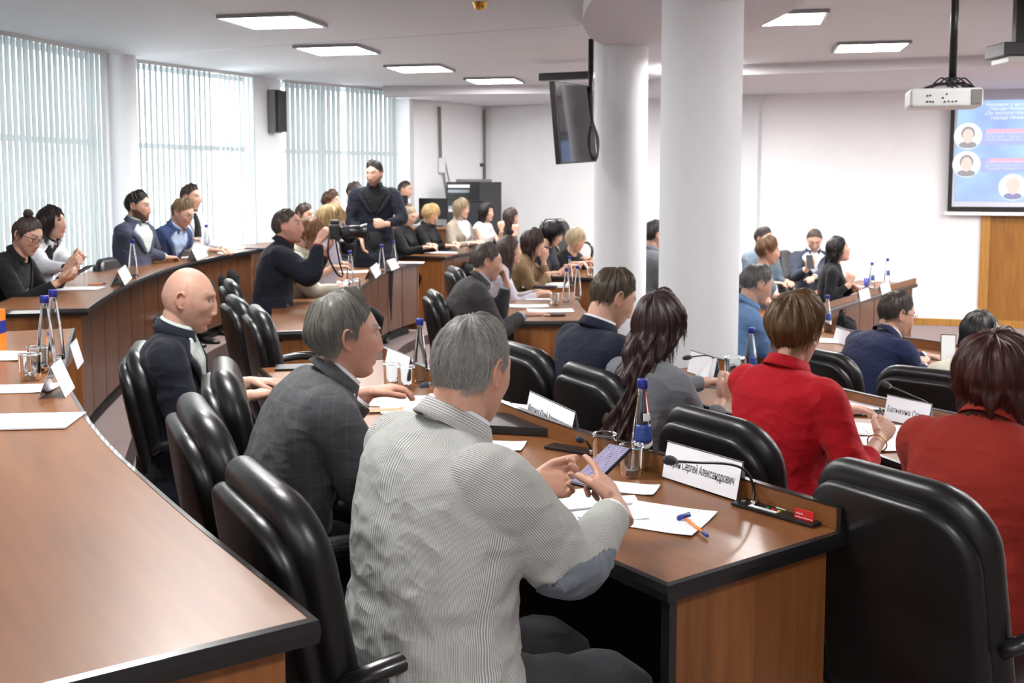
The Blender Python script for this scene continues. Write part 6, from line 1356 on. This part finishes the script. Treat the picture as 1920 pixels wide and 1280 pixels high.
mic((1362, 718), -22, (1346, 712), [(1346, 690, b_), (1342, 676, b_), (1330, 667, b_), (1312, 667, b_), (1296, 669, b_)], (1284, 671, b_), .65, 'gooseneck microphone before the name plate by the thick column', full=False)
b_ = at(1745, 790, .65)[1]
mic((1775, 800), -14, (1748, 790), [(1748, 772, b_), (1738, 755, b_), (1715, 744, b_), (1690, 733, b_), (1668, 724, b_)], (1652, 716, b_), .65, 'gooseneck microphone between the women in red, above the name plate', full=False)
# other papers
GP = 'papers and folders on the middle desks'
sheet(588, 546, .75, .42, .2, 2, 'white sheets with an orange print on the photographer\'s desk corner', 'paper', .003); sheet(585, 547, .75, .18, .05, 2, 'small orange print on the white sheets', 'orangepaper', dz=.003, name='leaflet')
sheet(640, 530, .75, .3, .2, 20, 'papers under the hands of the curly blond woman', 'print', .004); sheet(668, 510, .75, .3, .22, 30, 'papers further along the photographer\'s desk', 'paper', .003); sheet(768, 493, .75, .3, .2, 0, 'papers at the very end of the photographer\'s desk', 'paper', .004)
sheet(612, 537, .75, .12, .08, 0, 'orange cloth-like leaflet near the photographer\'s strap', 'orangepaper', .006, 'leaflet')
sheet(818, 474, .75, .5, .3, 4, 'open papers before the two blond women in black', 'paper', .01); sheet(856, 470, .75, .25, .2, -20, 'dark glasses case and papers before the woman in beige', 'black', .004, 'folder', 'folder')
sheet(1020, 537, .65, .42, .3, 4, 'heap of white papers on the desk behind the man rubbing his face', 'paper', .02); sheet(1022, 545, .65, .2, .12, -10, 'dark glasses case lying on the heaped papers', 'black', .02, 'glasses_case', 'case', dz=.021)
sheet(1012, 562, .65, .24, .10, 0, 'thin white notebook before the heaped papers', 'paper', .006, 'notebook', 'notebook'); sheet(992, 574, .65, .3, .2, 3, 'white sheet under the resting hand, left', 'paper'); sheet(1032, 583, .65, .34, .2, 2, 'white sheet beside the dark phone on that desk', 'paper', dz=.001)
sheet(1040, 592, .65, .15, .07, 4, 'dark smartphone lying at the desk edge left of the navy-suited man', 'black', .008, 'smartphone', 'phone', dz=.003)
sheet(1056, 507, .70, .3, .2, 0, 'papers before the woman in tan jacket', 'paper', .006); 
sheet(1338, 712, .65, .22, .16, -30, 'white sheet before the woman with auburn hair', 'paper', dz=.0); sheet(1335, 720, .65, .25, .2, -30, 'dark folder under that white sheet', 'ink', .001, 'folder', 'folder', dz=-.0012)
sheet(1606, 770, .65, .30, .22, -14, 'black folder with white sheets right of the bright red jacket', 'black', .014, 'folder', 'folder'); sheet(1602, 766, .65, .24, .17, -14, 'white sheets on top of the black folder', 'paper', .002, dz=.015)
sheet(1632, 806, .65, .3, .21, -18, 'white sheet in front of the writing hand', 'print'); sheet(1690, 832, .65, .3, .21, 10, 'white sheet under the writing hand', 'print', dz=.0015); sheet(1700, 812, .65, .3, .2, -6, 'white sheet between the women in red', 'paper', dz=.003)
sheet(1560, 640, .50, .3, .2, -20, 'white sheets on the low desk behind the red jacket woman\'s hair', 'paper', .004); sheet(1530, 560, .50, .4, .25, 20, 'white papers under the hands of the woman in blue-grey', 'paper', .006); sheet(1548, 566, .50, .3, .1, 20, 'black open folder on the far desk', 'black', .012, 'folder', 'folder')
sheet(1592, 545, .50, .35, .2, 20, 'black folder before the woman with very long black hair', 'black', .02, 'folder', 'folder'); sheet(1592, 541, .50, .3, .16, 20, 'white sheet on the black folder at the far desk', 'paper', dz=.021)
q = at(1626, 538, .50); o = MB().lathe([(.03, 0), (.038, .09), (.034, .09), (.027, .005), (.001, .005)], tuple(q + V(0, 0, .001)), 20).build('cup', M['blue'], origin=tuple(q), smooth=True); tag(o, 'blue cup beside the bottle on the far desk', 'cup')
# pen in the writing hand, bracelet, earring
H_ = bpy.data.objects
# ---- smartphone in the hands of the grey-haired man
def phone(c, X, Y, lab, w=.074, h=.158, m_='phone'):
    X = nrm(X); Y = nrm(Y - X * np.dot(X, Y)); Z = np.cross(X, Y); Rm = Matrix((X, Y, Z)).transposed(); r = empty('smartphone', tuple(c)); tag(r, lab, 'phone')
    MB().box(c, (w, h, .008), Rm).build('case', M['black'], r, bevel=.0035, seg=3)
    v = [c + X * sx_ * (w / 2 - .004) + Y * sy_ * (h / 2 - .006) + Z * .0043 for sx_, sy_ in ((-1, -1), (1, -1), (1, 1), (-1, 1))]; v2 = [p_ + Z * .0006 for p_ in v]
    MB().add(v + v2, [(3, 2, 1, 0), (4, 5, 6, 7), (0, 1, 5, 4), (1, 2, 6, 5), (2, 3, 7, 6), (3, 0, 4, 7)], uv=[[0, 0], [w, 0], [w, h], [0, h]] * 2).build('display', M[m_], r); return r
pa, pb, pc_, pd = V(*W3(1075, 912, 2.44)), V(*W3(1117, 921, 2.385)), V(*W3(1177, 838, 2.51)), V(*W3(1137, 827, 2.565))
phone((pa + pb + pc_ + pd) / 4, (pb - pa) + (pc_ - pd), (pd - pa) + (pc_ - pb), 'dark smartphone with a lit lavender screen held by the man in the striped jacket')
q = V(*W3(1778, 655, 5.35)); phone(q, V(.9, -.3, 0), V(.35, .3, 1), 'pale smartphone held up by the black-haired woman in cream', m_='white')
q = V(*W3(1519, 491, 11.2)); phone(q, V(1, .1, 0), V(0, .5, 1), 'black smartphone in the hand of the man in dark blue suit', m_='black')
q = V(*tuple(at(152, 508, 1.04))); phone(q, V(.2, 1, 0), V(.9, -.2, .5), 'smartphone in the hands of the woman with thick glasses', m_='black')
# ---- camera of the photographer
cc = V(*W3(628, 434, 7.2)); X = nrm(V(.98, .1, .0)); r = empty('camera', tuple(cc)); tag(r, 'black camera with a long zoom lens raised by the photographer', 'camera'); Rm = Matrix.Rotation(math.atan2(X[1], X[0]), 3, 'Z')
MB().box(cc, (.07, .14, .10), Rm).box(cc + V(-.0, 0, .062), (.06, .06, .035), Rm).build('body', M['black'], r, bevel=.012, seg=3)
MB().tube([cc + X * t for t in (.03, .05, .051, .10, .101, .17)], [.034, .034, .039, .039, .042, .042], 24).build('lens_barrel', M['black'], r, smooth=True, bevel=.002)
MB().tube([cc + X * .052, cc + X * .10], .041, 24).build('zoom_ring', M['ink'], r); MB().tube([cc + X * t for t in (.17, .19, .215)], [.043, .050, .054], 24, caps=False).build('lens_hood', M['black'], r, solid=.002)
MB().tube(crom([cc + V(-.02, -.07, .02), cc + V(-.03, -.10, -.15), cc + V(.02, -.06, -.28), cc + V(.05, .0, -.30), cc + V(.02, .04, -.2), cc + V(-.02, .07, .02)], 30), .0035, 6, ell=2).build('strap', M['black'], r, smooth=True)
